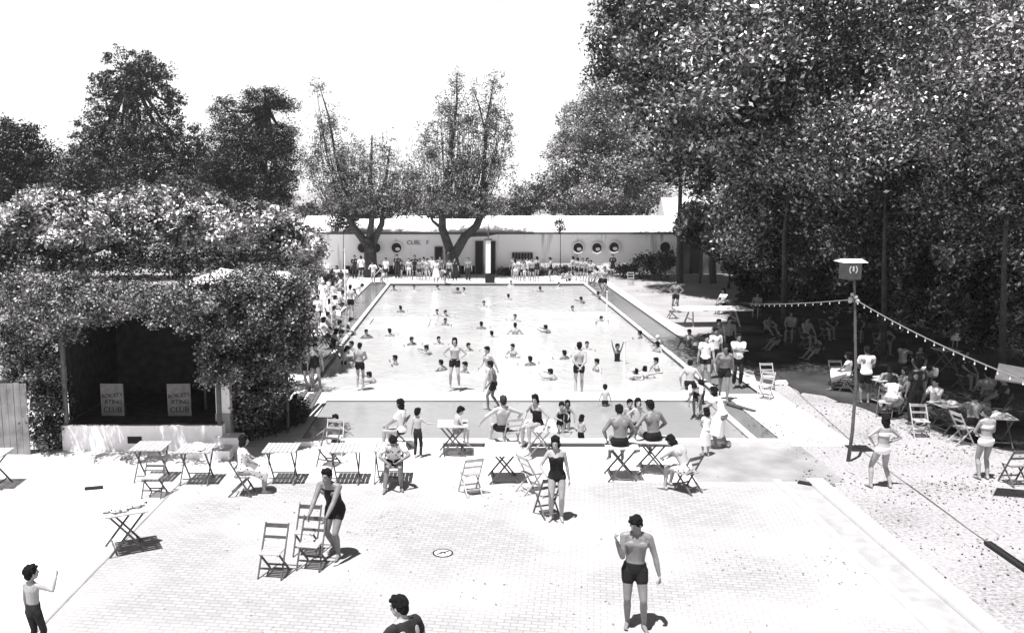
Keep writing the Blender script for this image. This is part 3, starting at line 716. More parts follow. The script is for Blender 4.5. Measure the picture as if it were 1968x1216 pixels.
# bright leafed trees behind the bandstand
tree('broadleaf_tree', 'bright leafed tree behind the left half of the bandstand', (gx(120, 29), 29), tp_(29, [(130, 700), (128, 560), (130, 480)]),
     [(30, 445, 60, 45), (95, 410, 50, 42), (150, 440, 60, 42), (215, 415, 60, 36), (250, 450, 60, 24), (-30, 450, 60, 50), (105, 400, 22, 30)], 29, 34000, .15, 'leaf_bright', clump=.35, per=40, depth=2.2, shell=.22, seed=5)
tree('broadleaf_tree', 'bright leafed tree behind the right half of the bandstand', (gx(420, 31), 31), tp_(31, [(430, 700), (425, 560), (430, 490)]),
     [(310, 400, 45, 40), (350, 440, 60, 40), (415, 415, 50, 34), (450, 450, 60, 34), (520, 430, 50, 34), (560, 465, 45, 34), (590, 478, 28, 34, .5)], 31, 36000, .15, 'leaf_bright', clump=.35, per=40, depth=2.2, shell=.22, seed=6)
tree('shrub', 'pale leafed bushes between the vine and the crowd at the left of the pool', (gx(590, 37), 37), None,
     [(575, 540, 28, 40), (560, 590, 30, 50, -3), (600, 520, 22, 22, 1), (570, 640, 22, 40, -6)], 37, 9000, .13, 'leaf_light', clump=.3, per=30, depth=.9, cat='shrub', seed=7)
tree('shrub', 'dark undergrowth in the gap between the bandstand vine and the bright trees', (gx(280, 27.5), 27.5), None,
     [(0, 520, 70, 46), (-60, 560, 60, 70), (40, 570, 50, 40), (120, 510, 90, 30), (250, 505, 90, 32), (380, 505, 90, 30), (500, 500, 70, 26)], 27.5, 19000, .12, 'leaf_dark', clump=.3, per=30, cat='shrub', depth=1, seed=79)  # dark leaves fill in the shadow line behind the vine roof
# distant trees at left
tree('round_tree', 'dark rounded tree at the far left edge against the sky', (gx(0, 70), 70), tp_(70, [(10, 520), (10, 400)]),
     [(-10, 280, 75, 65), (50, 300, 50, 60), (85, 330, 35, 60), (20, 370, 110, 70)], 70, 30000, .26, 'leaf_dark', clump=.8, per=50, trunk_r=.5, seed=8)
tree('tall_tree', 'tall loose tree rising highest at the left against the sky', (gx(260, 75), 75), tp_(75, [(265, 520), (262, 380), (258, 260), (250, 130)]),
     [(235, 135, 40, 45), (300, 150, 42, 42), (270, 130, 30, 35), (180, 280, 45, 60), (260, 330, 120, 70), (370, 350, 70, 60), (150, 320, 35, 45), (270, 190, 65, 45), (205, 210, 42, 45), (240, 260, 85, 50), (320, 270, 70, 60), (210, 330, 70, 60), (300, 350, 110, 60), (380, 300, 50, 60), (150, 370, 50, 50), (195, 165, 25, 25), (335, 205, 20, 35)],
     75, 68000, .24, 'leaf_mid', clump=.5, per=40, trunk_r=.38, shell=.5, twigs=60, seed=9)
tree('layered_pine', 'dark pine with layered flat tufts left of the gap in the trees', (gx(500, 72), 72), tp_(72, [(505, 520), (505, 380), (508, 260), (512, 195)]),
     [(500, 320, 95, 60), (510, 270, 60, 40), (510, 186, 42, 18), (545, 205, 30, 14), (490, 215, 34, 20), (435, 215, 32, 30), (540, 250, 36, 18), (450, 260, 55, 30), (520, 285, 46, 18), (440, 320, 65, 40), (530, 340, 36, 20), (470, 380, 85, 40), (545, 385, 34, 16), (420, 370, 60, 50)],
     72, 85000, .20, 'leaf_dark', clump=.6, per=50, trunk_r=.4, shell=.3, seed=10, aspect=.35)
tree('broadleaf_tree', 'grey green bushy tree between the tall tree and the round dark one', (gx(160, 62), 62), tp_(62, [(160, 520), (160, 420)]),
     [(150, 330, 45, 50), (130, 390, 60, 50), (260, 400, 80, 50), (350, 390, 70, 50), (200, 430, 90, 40)], 62, 34000, .22, 'leaf_mid', clump=.6, per=40, trunk_r=.3, seed=11)
tree('far_shrub', 'low dark bushes showing in the gap behind the left end of the long roof', (gx(610, 80), 80), None,
     [(595, 405, 35, 14), (640, 395, 20, 16), (670, 400, 40, 20)], 80, 5000, .25, 'leaf_mid', clump=.6, per=30, cat='shrub', seed=12, depth=2)
# the two pollards before the changing rooms
def pollard(label, bpx, Y, trunk_lines, lobes, n, seed):
    b = V(bpx, 533, Y); t = empty('pollard_tree', (b[0], Y, 0)); tag(t, label, 'tree', 'pollard trees before the changing rooms')
    mb = MB()
    for pts, rads in trunk_lines:
        P = [Vector(V(px, py, Y + dy)) - Vector((b[0], Y, 0)) for px, py, dy in pts]
        P[0].z = max(P[0].z, 0); mb.tube(P, rads, 9)
    r = np.random.default_rng(seed); s = F / (Y * cT); L = []
    for l in lobes:
        x, _, z = V(l[0], l[1], Y); L.append((x - b[0], 0, z, l[2] / s, max(l[2], l[3] * .6) / s * .8, l[3] / s))
    P, C = cloud(L, n, .34, 12, r, .8)
    for q in range(220):
        c = Vector(C[int(r.integers(len(C)))]); a = Vector((c.x * .45 + r.normal() * .5, c.y * .3, V(bpx, 420, Y)[2]))
        if c.z > a.z: mb.tube([a, (a + c) / 2 + Vector((c.x - a.x, 0, 0)) * .15, c], [.035, .022, .008], 4)
    mb.build('trunk', 'bark', t, smooth=True); leaf_mesh('crown', P, .15, 'leaf_feather', t, sd=seed)
pollard('left pollard tree with a leaning thin leader', 712, 64,
    [([(712, 545, 0), (712, 500, 0), (710, 458, 0)], [.52, .45, .42]), ([(705, 470, 0), (676, 432, .2), (668, 380, .2), (660, 300, .3)], [.3, .24, .18, .08]),
     ([(708, 470, 0), (714, 425, -.2), (712, 350, -.2), (715, 260, -.2)], [.28, .2, .15, .05]), ([(716, 470, 0), (734, 430, .2), (738, 370, .3), (750, 280, .3)], [.26, .2, .15, .05]),
     ([(668, 390, .2), (645, 300, 0), (632, 225, 0), (612, 160, 0)], [.14, .10, .07, .02])],
    [(680, 340, 90, 70), (795, 340, 60, 65), (600, 330, 34, 60), (620, 250, 34, 50), (690, 395, 90, 26), (740, 380, 70, 40), (615, 170, 22, 24), (640, 240, 30, 40), (610, 300, 30, 60), (660, 300, 50, 55), (700, 310, 50, 50), (640, 360, 40, 40), (700, 370, 75, 45), (760, 340, 40, 50), (740, 290, 30, 50)], 31000, 21)
pollard('right pollard tree forked low with two upright leaders', 868, 63.5,
    [([(868, 545, 0), (870, 510, 0), (866, 482, 0)], [.6, .5, .42]), ([(868, 490, 0), (850, 440, 0), (850, 400, 0), (862, 320, 0), (878, 200, 0), (878, 140, 0)], [.34, .28, .24, .18, .08, .03]),
     ([(870, 495, 0), (893, 455, 0), (915, 435, 0), (928, 405, 0), (930, 330, 0), (934, 240, 0), (950, 150, 0)], [.36, .32, .28, .24, .16, .1, .03]),
     ([(898, 452, 0), (935, 452, -.2), (960, 448, -.2)], [.14, .09, .04]), ([(850, 440, 0), (832, 425, .2), (822, 405, .2)], [.14, .1, .05]), ([(934, 260, 0), (920, 200, 0), (906, 165, 0)], [.07, .05, .02])],
    [(890, 320, 110, 90), (905, 230, 70, 60), (860, 210, 34, 50), (950, 215, 44, 50), (820, 270, 30, 50), (876, 165, 20, 38), (950, 160, 26, 30), (910, 170, 14, 20), (870, 240, 45, 45), (945, 240, 36, 36), (830, 300, 40, 40), (880, 320, 60, 55), (950, 310, 48, 60), (840, 370, 70, 38), (920, 380, 60, 32), (975, 260, 26, 40), (1000, 370, 30, 34), (880, 395, 110, 26), (800, 370, 40, 45)], 38000, 22)
for px, py, k in ((1077, 432, 0), (640, 440, 1), (820, 425, 2)):
    pass
# grey conical tree right of the gap and its neighbours behind the building
tree('conical_tree', 'pale grey conical tree rising behind the roof right of the gap', (gx(1160, 84), 84), tp_(84, [(1160, 500), (1160, 300), (1150, 200)]),
     [(1150, 190, 42, 50), (1130, 240, 60, 50), (1200, 230, 70, 70), (1100, 300, 60, 50), (1180, 320, 90, 60), (1080, 360, 50, 45), (1150, 380, 110, 40), (1250, 350, 70, 60)],
     84, 80000, .24, 'leaf_pale', clump=.8, per=50, trunk_r=.4, seed=13)
tree('far_shrub', 'low far bushes seen in the gap between the pollard and the conical tree', (gx(1010, 82), 82), None,
     [(1010, 385, 35, 30), (990, 400, 50, 18), (1035, 370, 16, 36)], 82, 6000, .24, 'leaf_mid', clump=.6, per=30, cat='shrub', seed=14, depth=2)
tree('far_shrub', 'dark hedge line behind the long roof between the pollards', (gx(800, 74), 74), None,
     [(700, 398, 60, 16), (800, 400, 60, 14), (900, 398, 60, 16), (1150, 402, 120, 12)], 74, 9000, .24, 'leaf_dark', clump=.6, per=30, cat='shrub', seed=15, depth=1.2)
# the great shade trees on the right
def rt(label, px, Y, tpts, lobes, n, leaf, seed, m='leaf_big', tr=.42, **k):
    tree('shade_tree', label, (gx(px, Y), Y), tp_(Y, tpts) if tpts else None, lobes, Y, n, leaf, m, clump=k.pop('clump', .95), per=75, trunk_r=tr, seed=seed, group='great shade trees on the right', **k)
rt('shade tree with a straight bare trunk before the right end of the long building', 1306, 60, [(1306, 545), (1306, 440), (1308, 330)],
   [(1200, 40, 65, 70), (1260, -20, 90, 80), (1190, 110, 55, 50), (1290, 110, 90, 80), (1300, 60, 110, 60, -7), (1370, 150, 90, 60, -9), (1240, 190, 60, 55), (1330, 200, 90, 80), (1310, 290, 70, 60)], 60000, .28, 31, up=.1, tr=.21)
rt('shade tree whose trunk stands second from the left before the doors in the shade', 1370, 57, [(1370, 545), (1368, 440), (1366, 330)],
   [(1400, 20, 100, 90), (1420, 140, 100, 80), (1400, 250, 90, 70), (1390, 340, 70, 45), (1460, 330, 80, 60), (1420, 60, 100, 70, -8), (1500, 430, 90, 40, 1), (1440, 440, 40, 30, 1)], 76000, .28, 32, up=.1, tr=.19)
rt('shade tree with a slanting trunk in the middle of the dark grove', 1510, 40, [(1508, 620), (1508, 450), (1525, 300)],
   [(1500, 60, 130, 110), (1600, 170, 150, 110, -3), (1500, 290, 110, 80), (1600, 380, 130, 70, 2), (1460, 380, 70, 55, 4), (1440, 230, 60, 60, -4), (1330, 215, 80, 45, -7), (1400, 120, 100, 60, -7), (1560, 460, 120, 40, 3), (1460, 470, 50, 30, 5)], 120000, .20, 33, up=.1, depth=5, tr=.13)
rt('shade tree standing behind the signal post', 1700, 33, [(1698, 700), (1700, 480), (1705, 300)],
   [(1700, 30, 170, 110), (1780, 170, 160, 110), (1660, 270, 130, 80, -2), (1800, 330, 160, 80, 1), (1740, 420, 120, 50, 4), (1560, 300, 110, 70, 0), (1650, 460, 110, 40, 5), (1800, 470, 110, 45, 6)], 100000, .16, 34, up=.1, depth=4.5, tr=.10)
rt('shade tree at the far right reaching over the seated crowd', 1930, 27, [(1925, 760), (1930, 500), (1940, 300)],
   [(1930, 20, 220, 140), (1880, 180, 190, 110), (1960, 310, 200, 90), (1900, 400, 150, 50, 3), (2100, 200, 200, 200), (1720, 250, 110, 70, 0), (1930, 470, 120, 40, 5)], 90000, .13, 35, up=.1, depth=4, tr=.09)
rt('nearest shade tree, its boughs spreading over the right edge', 2150, 21.5, None,
   [(2120, 60, 260, 160), (2100, 240, 230, 110), (2300, 150, 280, 250), (1900, 90, 160, 90)], 60000, .12, 36, up=.1, tr=.3, depth=3)
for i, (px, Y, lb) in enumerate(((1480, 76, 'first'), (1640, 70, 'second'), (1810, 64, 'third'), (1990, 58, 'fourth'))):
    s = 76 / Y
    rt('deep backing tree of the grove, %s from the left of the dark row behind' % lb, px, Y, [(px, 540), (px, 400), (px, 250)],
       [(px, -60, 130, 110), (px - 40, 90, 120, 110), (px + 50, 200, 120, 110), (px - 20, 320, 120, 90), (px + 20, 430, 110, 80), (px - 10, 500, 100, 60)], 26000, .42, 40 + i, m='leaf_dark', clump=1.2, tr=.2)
# low boughs and saplings hanging almost to the ground in the grove
lows = [(1345, 440, 44, 40, 59, 'leafy bough hanging before the grey wing between the two straight trunks'), (1400, 470, 46, 60, 56, 'low sapling just right of the second straight trunk'),
 (1450, 500, 60, 70, 52, 'broad low sapling at the left of the grove'), (1520, 520, 70, 80, 47, 'leafy sapling standing in the grove left of the signal post'),
 (1600, 540, 80, 90, 43, 'dense sapling right behind the box of the signal post'), (1690, 560, 90, 100, 39, 'low spreading sapling right of the signal post'),
 (1790, 560, 90, 110, 35.5, 'low sapling behind the seated crowd in the shade'), (1900, 590, 110, 120, 31.5, 'dense low tree behind the man in grey at the right'),
 (2010, 600, 90, 150, 29, 'low tree cut by the right edge of the photo')]
for i, (px, py, w, h, Y, lb) in enumerate(lows):
    yb = 359 + 6.3 * ppm(Y, 0)
    tree('sapling', lb, (gx(px, Y), Y), tp_(Y, [(px, yb), (px + 4, (yb + py) / 2), (px, py)]),
         [(px, py - h * .3, w, h * .5), (px - w * .5, py, w * .5, h * .4), (px + w * .5, py + h * .1, w * .5, h * .4), (px + w * .1, py + h * .35, w * .6, h * .3), (px - w * .3, py - h * .8, w * .6, h * .4)],
         Y, 17000, .009 * (Y * .42 + 5), 'leaf_big', clump=.4, per=30, depth=1.6, trunk_r=.07, seed=90 + i, up=.1, group='low trees of the grove')
# undergrowth walls in the shade
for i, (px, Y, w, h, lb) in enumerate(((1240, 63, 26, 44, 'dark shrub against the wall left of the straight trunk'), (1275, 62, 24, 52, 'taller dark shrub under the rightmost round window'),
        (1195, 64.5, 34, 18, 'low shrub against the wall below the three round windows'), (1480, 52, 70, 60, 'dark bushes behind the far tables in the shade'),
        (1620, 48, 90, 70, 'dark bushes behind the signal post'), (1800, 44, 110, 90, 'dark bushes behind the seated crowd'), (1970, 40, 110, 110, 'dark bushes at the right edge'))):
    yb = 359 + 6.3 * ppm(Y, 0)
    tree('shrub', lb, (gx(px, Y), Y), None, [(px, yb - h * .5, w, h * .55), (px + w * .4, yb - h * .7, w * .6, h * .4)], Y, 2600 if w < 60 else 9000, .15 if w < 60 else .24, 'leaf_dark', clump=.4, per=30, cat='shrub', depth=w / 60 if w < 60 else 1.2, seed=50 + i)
tree('shrub', 'low clipped hedge along the foot of the white wall', (gx(1060, 65), 65), None, [(1040, 522, 30, 9), (1090, 520, 30, 10), (980, 524, 30, 8), (1130, 520, 20, 10)], 65, 5000, .14, 'leaf_dark', clump=.3, per=25, cat='hedge', depth=.5, seed=60)
tree('shrub', 'dark hedge behind the crowd at the left of the pool', (gx(640, 55), 55), None, [(600, 545, 40, 20), (640, 535, 30, 18), (575, 560, 30, 26, -6)], 55, 6000, .16, 'leaf_dark', clump=.3, per=25, cat='hedge', depth=1, seed=61)
# low light scraps of creeper on the roof
for i, (px, py, w, h, lb) in enumerate(((1077, 435, 9, 16, 'thin sprig standing before the bright roof right of the white pillar'), (660, 430, 34, 16, 'loose foliage before the left end of the bright roof'))):
    tree('creeper', lb, (gx(px, 64.6), 64.6), tp_(64.6, [(px, 530), (px, 470), (px, 440)]), [(px, py, w, h)], 64.6, 450 if i == 0 else 1800, .16, 'leaf_mid', clump=.25, per=15, cat='creeper', trunk_r=.03, limbs=False, depth=.6, seed=70 + i)
# ------------------------------------------------------------------ people
def rotx(a): return Matrix.Rotation(R(a), 3, 'X')
def roty(a): return Matrix.Rotation(R(a), 3, 'Y')
def rotz(a): return Matrix.Rotation(R(a), 3, 'Z')
RINGS = [(-.135, .10, .075, 0), (-.07, .158, .11, -.01), (0, .160, .115, -.012), (.10, .135, .095, 0), (.22, .145, .10, .005), (.34, .165, .112, .008), (.43, .160, .092, 0), (.48, .105, .07, -.005), (.515, .06, .055, 0)]
RINGF = [(-.135, .10, .075, 0), (-.07, .165, .115, -.015), (0, .165, .12, -.02), (.10, .122, .09, 0), (.22, .128, .095, .005), (.34, .148, .118, .018), (.43, .142, .088, 0), (.48, .095, .065, -.005), (.515, .052, .05, 0)]
RINGK = [(-.135, .085, .065, 0), (-.07, .125, .095, 0), (0, .125, .095, 0), (.10, .115, .09, .012), (.22, .12, .09, .008), (.34, .130, .09, 0), (.43, .125, .075, 0), (.48, .085, .06, 0), (.515, .05, .048, 0)]
BASE = dict(P=(0, 0, .93), pitch=0, bend=0, roll=0, twist=0, hy=0, hp=0, fl=(-.10, 0, .075), fr=(.10, 0, .075), hl=(-.27, .04, .80), hr=(.27, .04, .80),
            el=(-.6, -1, 0), er=(.6, -1, 0), kl=(-.1, 1, 0), kr=(.1, 1, 0), tl=12, tr=-12, grip=.35, sh=0)
def pose(**k): d = dict(BASE); d.update(k); return d
POSES = {
 'stand': pose(),
 'relax': pose(P=(.03, 0, .92), roll=-2, hl=(-.26, .08, .80), hr=(.28, .0, .82), fl=(-.14, .06, .075), fr=(.08, -.04, .075), hy=15),
 'hips': pose(hl=(-.19, .04, 1.00), hr=(.19, .04, 1.00), el=(-1, -.25, .1), er=(1, -.25, .1), fl=(-.15, 0, .075), fr=(.15, 0, .075)),
 'hips_wide': pose(P=(.02, 0, .90), hl=(-.19, .03, 1.00), hr=(.19, .03, 1.00), el=(-1, -.25, .1), er=(1, -.25, .1), fl=(-.20, .02, .075), fr=(.22, -.05, .075), roll=3),
 'behind': pose(hl=(-.03, -.17, .92), hr=(.05, -.18, .90), el=(-1, -.3, 0), er=(1, -.3, 0)),
 'cross': pose(hl=(.12, .20, 1.20), hr=(-.12, .22, 1.17), el=(-1, .1, -.6), er=(1, .1, -.6)),
 'clasp': pose(hl=(-.04, .22, .98), hr=(.05, .23, .98), el=(-1, -.3, -.2), er=(1, -.3, -.2), hp=20),
 'arm_right': pose(hr=(.52, .18, 1.18), er=(.2, -.4, -1), hy=-25, hl=(-.24, .06, .82)),
 'arms_out': pose(hl=(-.60, .12, 1.12), hr=(.58, .12, 1.05), el=(0, -.4, -1), er=(0, -.4, -1)),
 'arms_up': pose(hl=(-.28, .1, 1.92), hr=(.30, .1, 1.90), el=(-1, .2, 0), er=(1, .2, 0)),
 'walk': pose(P=(0, .02, .90), pitch=5, fl=(-.08, .30, .075), fr=(.09, -.30, .11), hl=(-.26, -.18, .84), hr=(.26, .24, .88), tl=4, tr=-4),
 'step': pose(P=(0, 0, .90), pitch=8, fl=(-.09, .16, .075), fr=(.10, -.18, .10), hl=(-.30, .15, .86), hr=(.30, -.02, .82)),
 'lean': pose(P=(0, -.05, .88), pitch=17, bend=12, hl=(-.16, .52, .84), hr=(.16, .52, .84), hy=0, hp=-28, fl=(-.11, .05, .075), fr=(.11, -.18, .09)),
 'bend': pose(P=(0, -.12, .84), pitch=55, bend=20, hl=(-.15, .45, .52), hr=(.15, .45, .50), hp=-20),
 'dive': pose(P=(0, -.12, .80), pitch=50, bend=20, hl=(-.10, .75, .75), hr=(.10, .75, .75), hp=10),
 'crouch': pose(P=(0, -.12, .32), pitch=25, bend=15, fl=(-.12, .02, .075), fr=(.12, .05, .075), kl=(-.4, 1, .3), kr=(.4, 1, .3), hl=(-.2, .35, .45), hr=(.2, .35, .42)),
 'sit': pose(P=(0, 0, .56), pitch=-4, bend=8, fl=(-.13, .46, .075), fr=(.13, .42, .075), hl=(-.14, .38, .62), hr=(.14, .36, .62), el=(-1, -.5, -.2), er=(1, -.5, -.2)),
 'sit_fwd': pose(P=(0, 0, .56), pitch=22, bend=22, fl=(-.16, .40, .075), fr=(.18, .50, .075), hl=(-.12, .52, .66), hr=(.10, .56, .62), el=(-1, .2, -.2), er=(1, .2, -.2)),
 'sit_side': pose(P=(0, 0, .56), pitch=4, bend=12, roll=8, twist=12, fl=(-.14, .44, .075), fr=(.20, .36, .075), hl=(-.30, .30, .60), hr=(.16, .40, .64), hy=-20),
 'sit_back': pose(P=(0, .02, .56), pitch=-14, bend=4, fl=(-.2, .5, .075), fr=(.2, .48, .075), hl=(-.50, .12, .62), hr=(.44, .10, .72), el=(-1, -.6, 0), er=(1, -.6, 0), hp=10),
 'sit_table': pose(P=(0, 0, .86), pitch=2, bend=16, fl=(-.14, .40, .40), fr=(.14, .38, .38), kl=(0, 1, .4), kr=(0, 1, .4), hl=(-.26, .20, .84), hr=(.24, .22, .84), el=(-1, -.6, 0), er=(1, -.6, 0), hp=15),
 'sit_table2': pose(P=(0, 0, .86), pitch=4, bend=10, roll=-4, fl=(-.16, .42, .42), fr=(.12, .40, .36), kl=(0, 1, .4), kr=(0, 1, .4), hl=(-.38, .10, .84), hr=(.22, .26, .90), el=(-1, -.8, .2), er=(1, -.6, 0), hy=20),
 'sit_edge': pose(P=(0, 0, .12), pitch=6, bend=14, fl=(-.14, .44, -.32), fr=(.14, .46, -.30), kl=(0, 1, .5), kr=(0, 1, .5), hl=(-.30, .06, .06), hr=(.30, .10, .06), el=(-1, -.8, .2), er=(1, -.8, .2), hp=10),
 'sit_ground': pose(P=(0, 0, .12), pitch=-12, bend=22, fl=(-.16, .52, .06), fr=(.18, .58, .06), kl=(-.3, .2, 1), kr=(.3, .2, 1), hl=(-.2, .42, .40), hr=(.2, .44, .40)),
 'wade': pose(hl=(-.40, .20, 1.02), hr=(.40, .22, 1.00), el=(-1, -.5, -.4), er=(1, -.5, -.4), hy=20),
 'wade2': pose(hl=(-.20, .30, 1.12), hr=(.18, .32, 1.10), el=(-1, -.5, -.4), er=(1, -.5, -.4), pitch=8, hy=-25),
 'swim': pose(pitch=30, hl=(-.25, .62, 1.38), hr=(.25, .60, 1.40), el=(-1, 0, -.2), er=(1, 0, -.2), hp=-18),
 'float': pose(hy=15, hl=(-.45, .15, 1.30), hr=(.45, .15, 1.30), el=(-.4, 0, -1), er=(.4, 0, -1)),
 'hero': pose(P=(.015, 0, .92), roll=-2, pitch=-2, hy=-38, hp=24, fl=(-.13, .04, .075), fr=(.10, -.04, .075), hr=(.28, .15, 1.32), er=(-.35, -.25, -1), hl=(-.33, .05, .80), el=(-.9, -.7, 0), grip=.7, tl=14, tr=-10),
 'boy': pose(P=(0, 0, .92), hr=(.37, .18, 1.46), er=(.5, -.2, -1), hl=(-.22, .10, .84), hy=-32, hp=-4),
 'teen': pose(hl=(-.34, .22, 1.0), hr=(.20, .26, 1.06), hy=18, bend=10, hp=4, el=(-1, -.4, 0)),
 'girl': pose(P=(0, 0, .93), roll=3, hl=(-.25, -.02, .78), hr=(.20, .26, .98), hy=-12, hp=8, er=(.8, -.6, 0)),
}
def ik(a, t, l1, l2, pole):
    a = Vector(a); t = Vector(t); d = t - a; L = min(max(d.length, abs(l1 - l2) + .02), (l1 + l2) * .998); u = d.normalized()
    t = a + u * L; x = (l1 * l1 - l2 * l2 + L * L) / (2 * L); h = math.sqrt(max(0, l1 * l1 - x * x))
    p = Vector(pole); p = p - u * p.dot(u)
    if p.length < 1e-4: p = Vector((0, 0, 1)) - u * u.z
    return a + u * x + p.normalized() * h, t

def skeleton(ps, kid=False, female=False):
    k = {}; P = Vector(ps['P']); base = rotz(0) @ roty(ps['roll']) @ rotx(-ps['pitch'])
    k['P'] = P; rings = RINGK if kid else RINGF if female else RINGS
    def frame(h):
        f = min(max((h) / .45, 0), 1.2)
        return base @ rotz(ps['twist'] * f) @ rotx(-ps['bend'] * f)
    def spine(h):
        p = P.copy(); st = 10; hh = 0
        if h <= 0: return P + base @ Vector((0, 0, h))
        for i in range(st):
            d = h / st; p = p + frame(hh + d / 2) @ Vector((0, 0, d)); hh += d
        return p
    k['frame'] = frame; k['spine'] = spine; k['rings'] = rings
    fc = frame(.43); sw = .128 if kid else .15 if female else .178
    k['neck'] = spine(.50); k['shl'] = spine(.425) + fc @ Vector((-sw, 0, 0)); k['shr'] = spine(.425) + fc @ Vector((sw, 0, 0))
    hs = 1.2 if kid else 1.0
    hb = Matrix.Rotation(R(ps['hy']), 3, 'Z') @ rotx(-ps['hp']) if True else None
    fh = frame(.43); yaw = Matrix.Rotation(0, 3, 'Z')
    k['hm'] = fh @ Matrix.Rotation(R(ps['hy']), 3, 'Z') @ rotx(-ps['hp'])
    k['head'] = k['neck'] + fh @ Vector((0, .01, .06)) + k['hm'] @ Vector((0, .015, .075 * hs)); k['hs'] = hs
    ua, fa = (.26, .235) if kid else (.285, .255)
    k['ell'], k['wrl'] = ik(k['shl'], ps['hl'], ua, fa, ps['el']); k['elr'], k['wrr'] = ik(k['shr'], ps['hr'], ua, fa, ps['er'])
    hw = .07 if kid else .088
    k['hpl'] = P + base @ Vector((-hw, 0, -.05)); k['hpr'] = P + base @ Vector((hw, 0, -.05))
    k['knl'], k['anl'] = ik(k['hpl'], ps['fl'], .425, .405, ps['kl']); k['knr'], k['anr'] = ik(k['hpr'], ps['fr'], .425, .405, ps['kr'])
    return k
def torso(mb, k, a, b, inf=0.0, n=14, flare=None):
    rg = k['rings']; hs = sorted({a, b} | {r[0] for r in rg if a < r[0] < b}); out = []
    for h in hs:
        j = 0
        while j < len(rg) - 2 and rg[j + 1][0] < h: j += 1
        r0, r1 = rg[j], rg[j + 1]; f = min(max((h - r0[0]) / (r1[0] - r0[0]), 0), 1)
        rx = r0[1] + (r1[1] - r0[1]) * f + inf; ry = r0[2] + (r1[2] - r0[2]) * f + inf; oy = r0[3] + (r1[3] - r0[3]) * f
        if flare: rx += flare(h); ry += flare(h)
        c = k['spine'](h); fr = k['frame'](max(h, 0))
        out.append([c + fr @ Vector((math.cos(2 * math.pi * i / n) * rx, math.sin(2 * math.pi * i / n) * ry + oy, 0)) for i in range(n)])
    mb.loft(out)
def hand(mb, el, wr, side, grip, fine, sc=1.0):
    d = (Vector(wr) - Vector(el)).normalized(); up = Vector((0, 1, 0)) if abs(d.y) < .8 else Vector((0, 0, 1))
    pal = d.cross(up).normalized() * side          # across
    nrm = d.cross(pal).normalized()
    acr = (up - d * up.dot(d)).normalized()        # thumb side faces forward / up
    out = acr.cross(d).normalized()
    inn = -out if out.dot(Vector((side, 0, 0))) > 0 else out   # palm side faces the body
    W = Vector(wr); pe = W + d * .085 * sc
    mb.capsule(W + d * .015, pe, .024 * sc, .030 * sc, 10, ax=acr, sq=.48)
    nf = [(.026, .070), (.009, .080), (-.009, .074), (-.026, .056)]
    for i, (o, L) in enumerate(nf):
        b = pe + acr * o * sc; g = grip * (1 + .12 * i); r = .0088 * sc if fine else .0105 * sc
        d1 = (d * math.cos(g) + inn * math.sin(g)).normalized(); d2 = (d * math.cos(g * 2.3) + inn * math.sin(g * 2.3)).normalized()
        m = b + d1 * L * .5 * sc; mb.capsule(b - d * .01, m, r * 1.08, r, 7); mb.capsule(m, m + d2 * L * .42 * sc, r, r * .8, 7)
    b = W + d * .028 * sc + acr * .022 * sc; t1 = (d * .75 + acr * .6 + inn * .35).normalized(); m = b + t1 * .038 * sc
    mb.capsule(b, m, .013 * sc, .0105 * sc, 7); mb.capsule(m, m + (d * .95 + inn * .35 + acr * .1).normalized() * .03 * sc, .0105 * sc, .0085 * sc, 7)
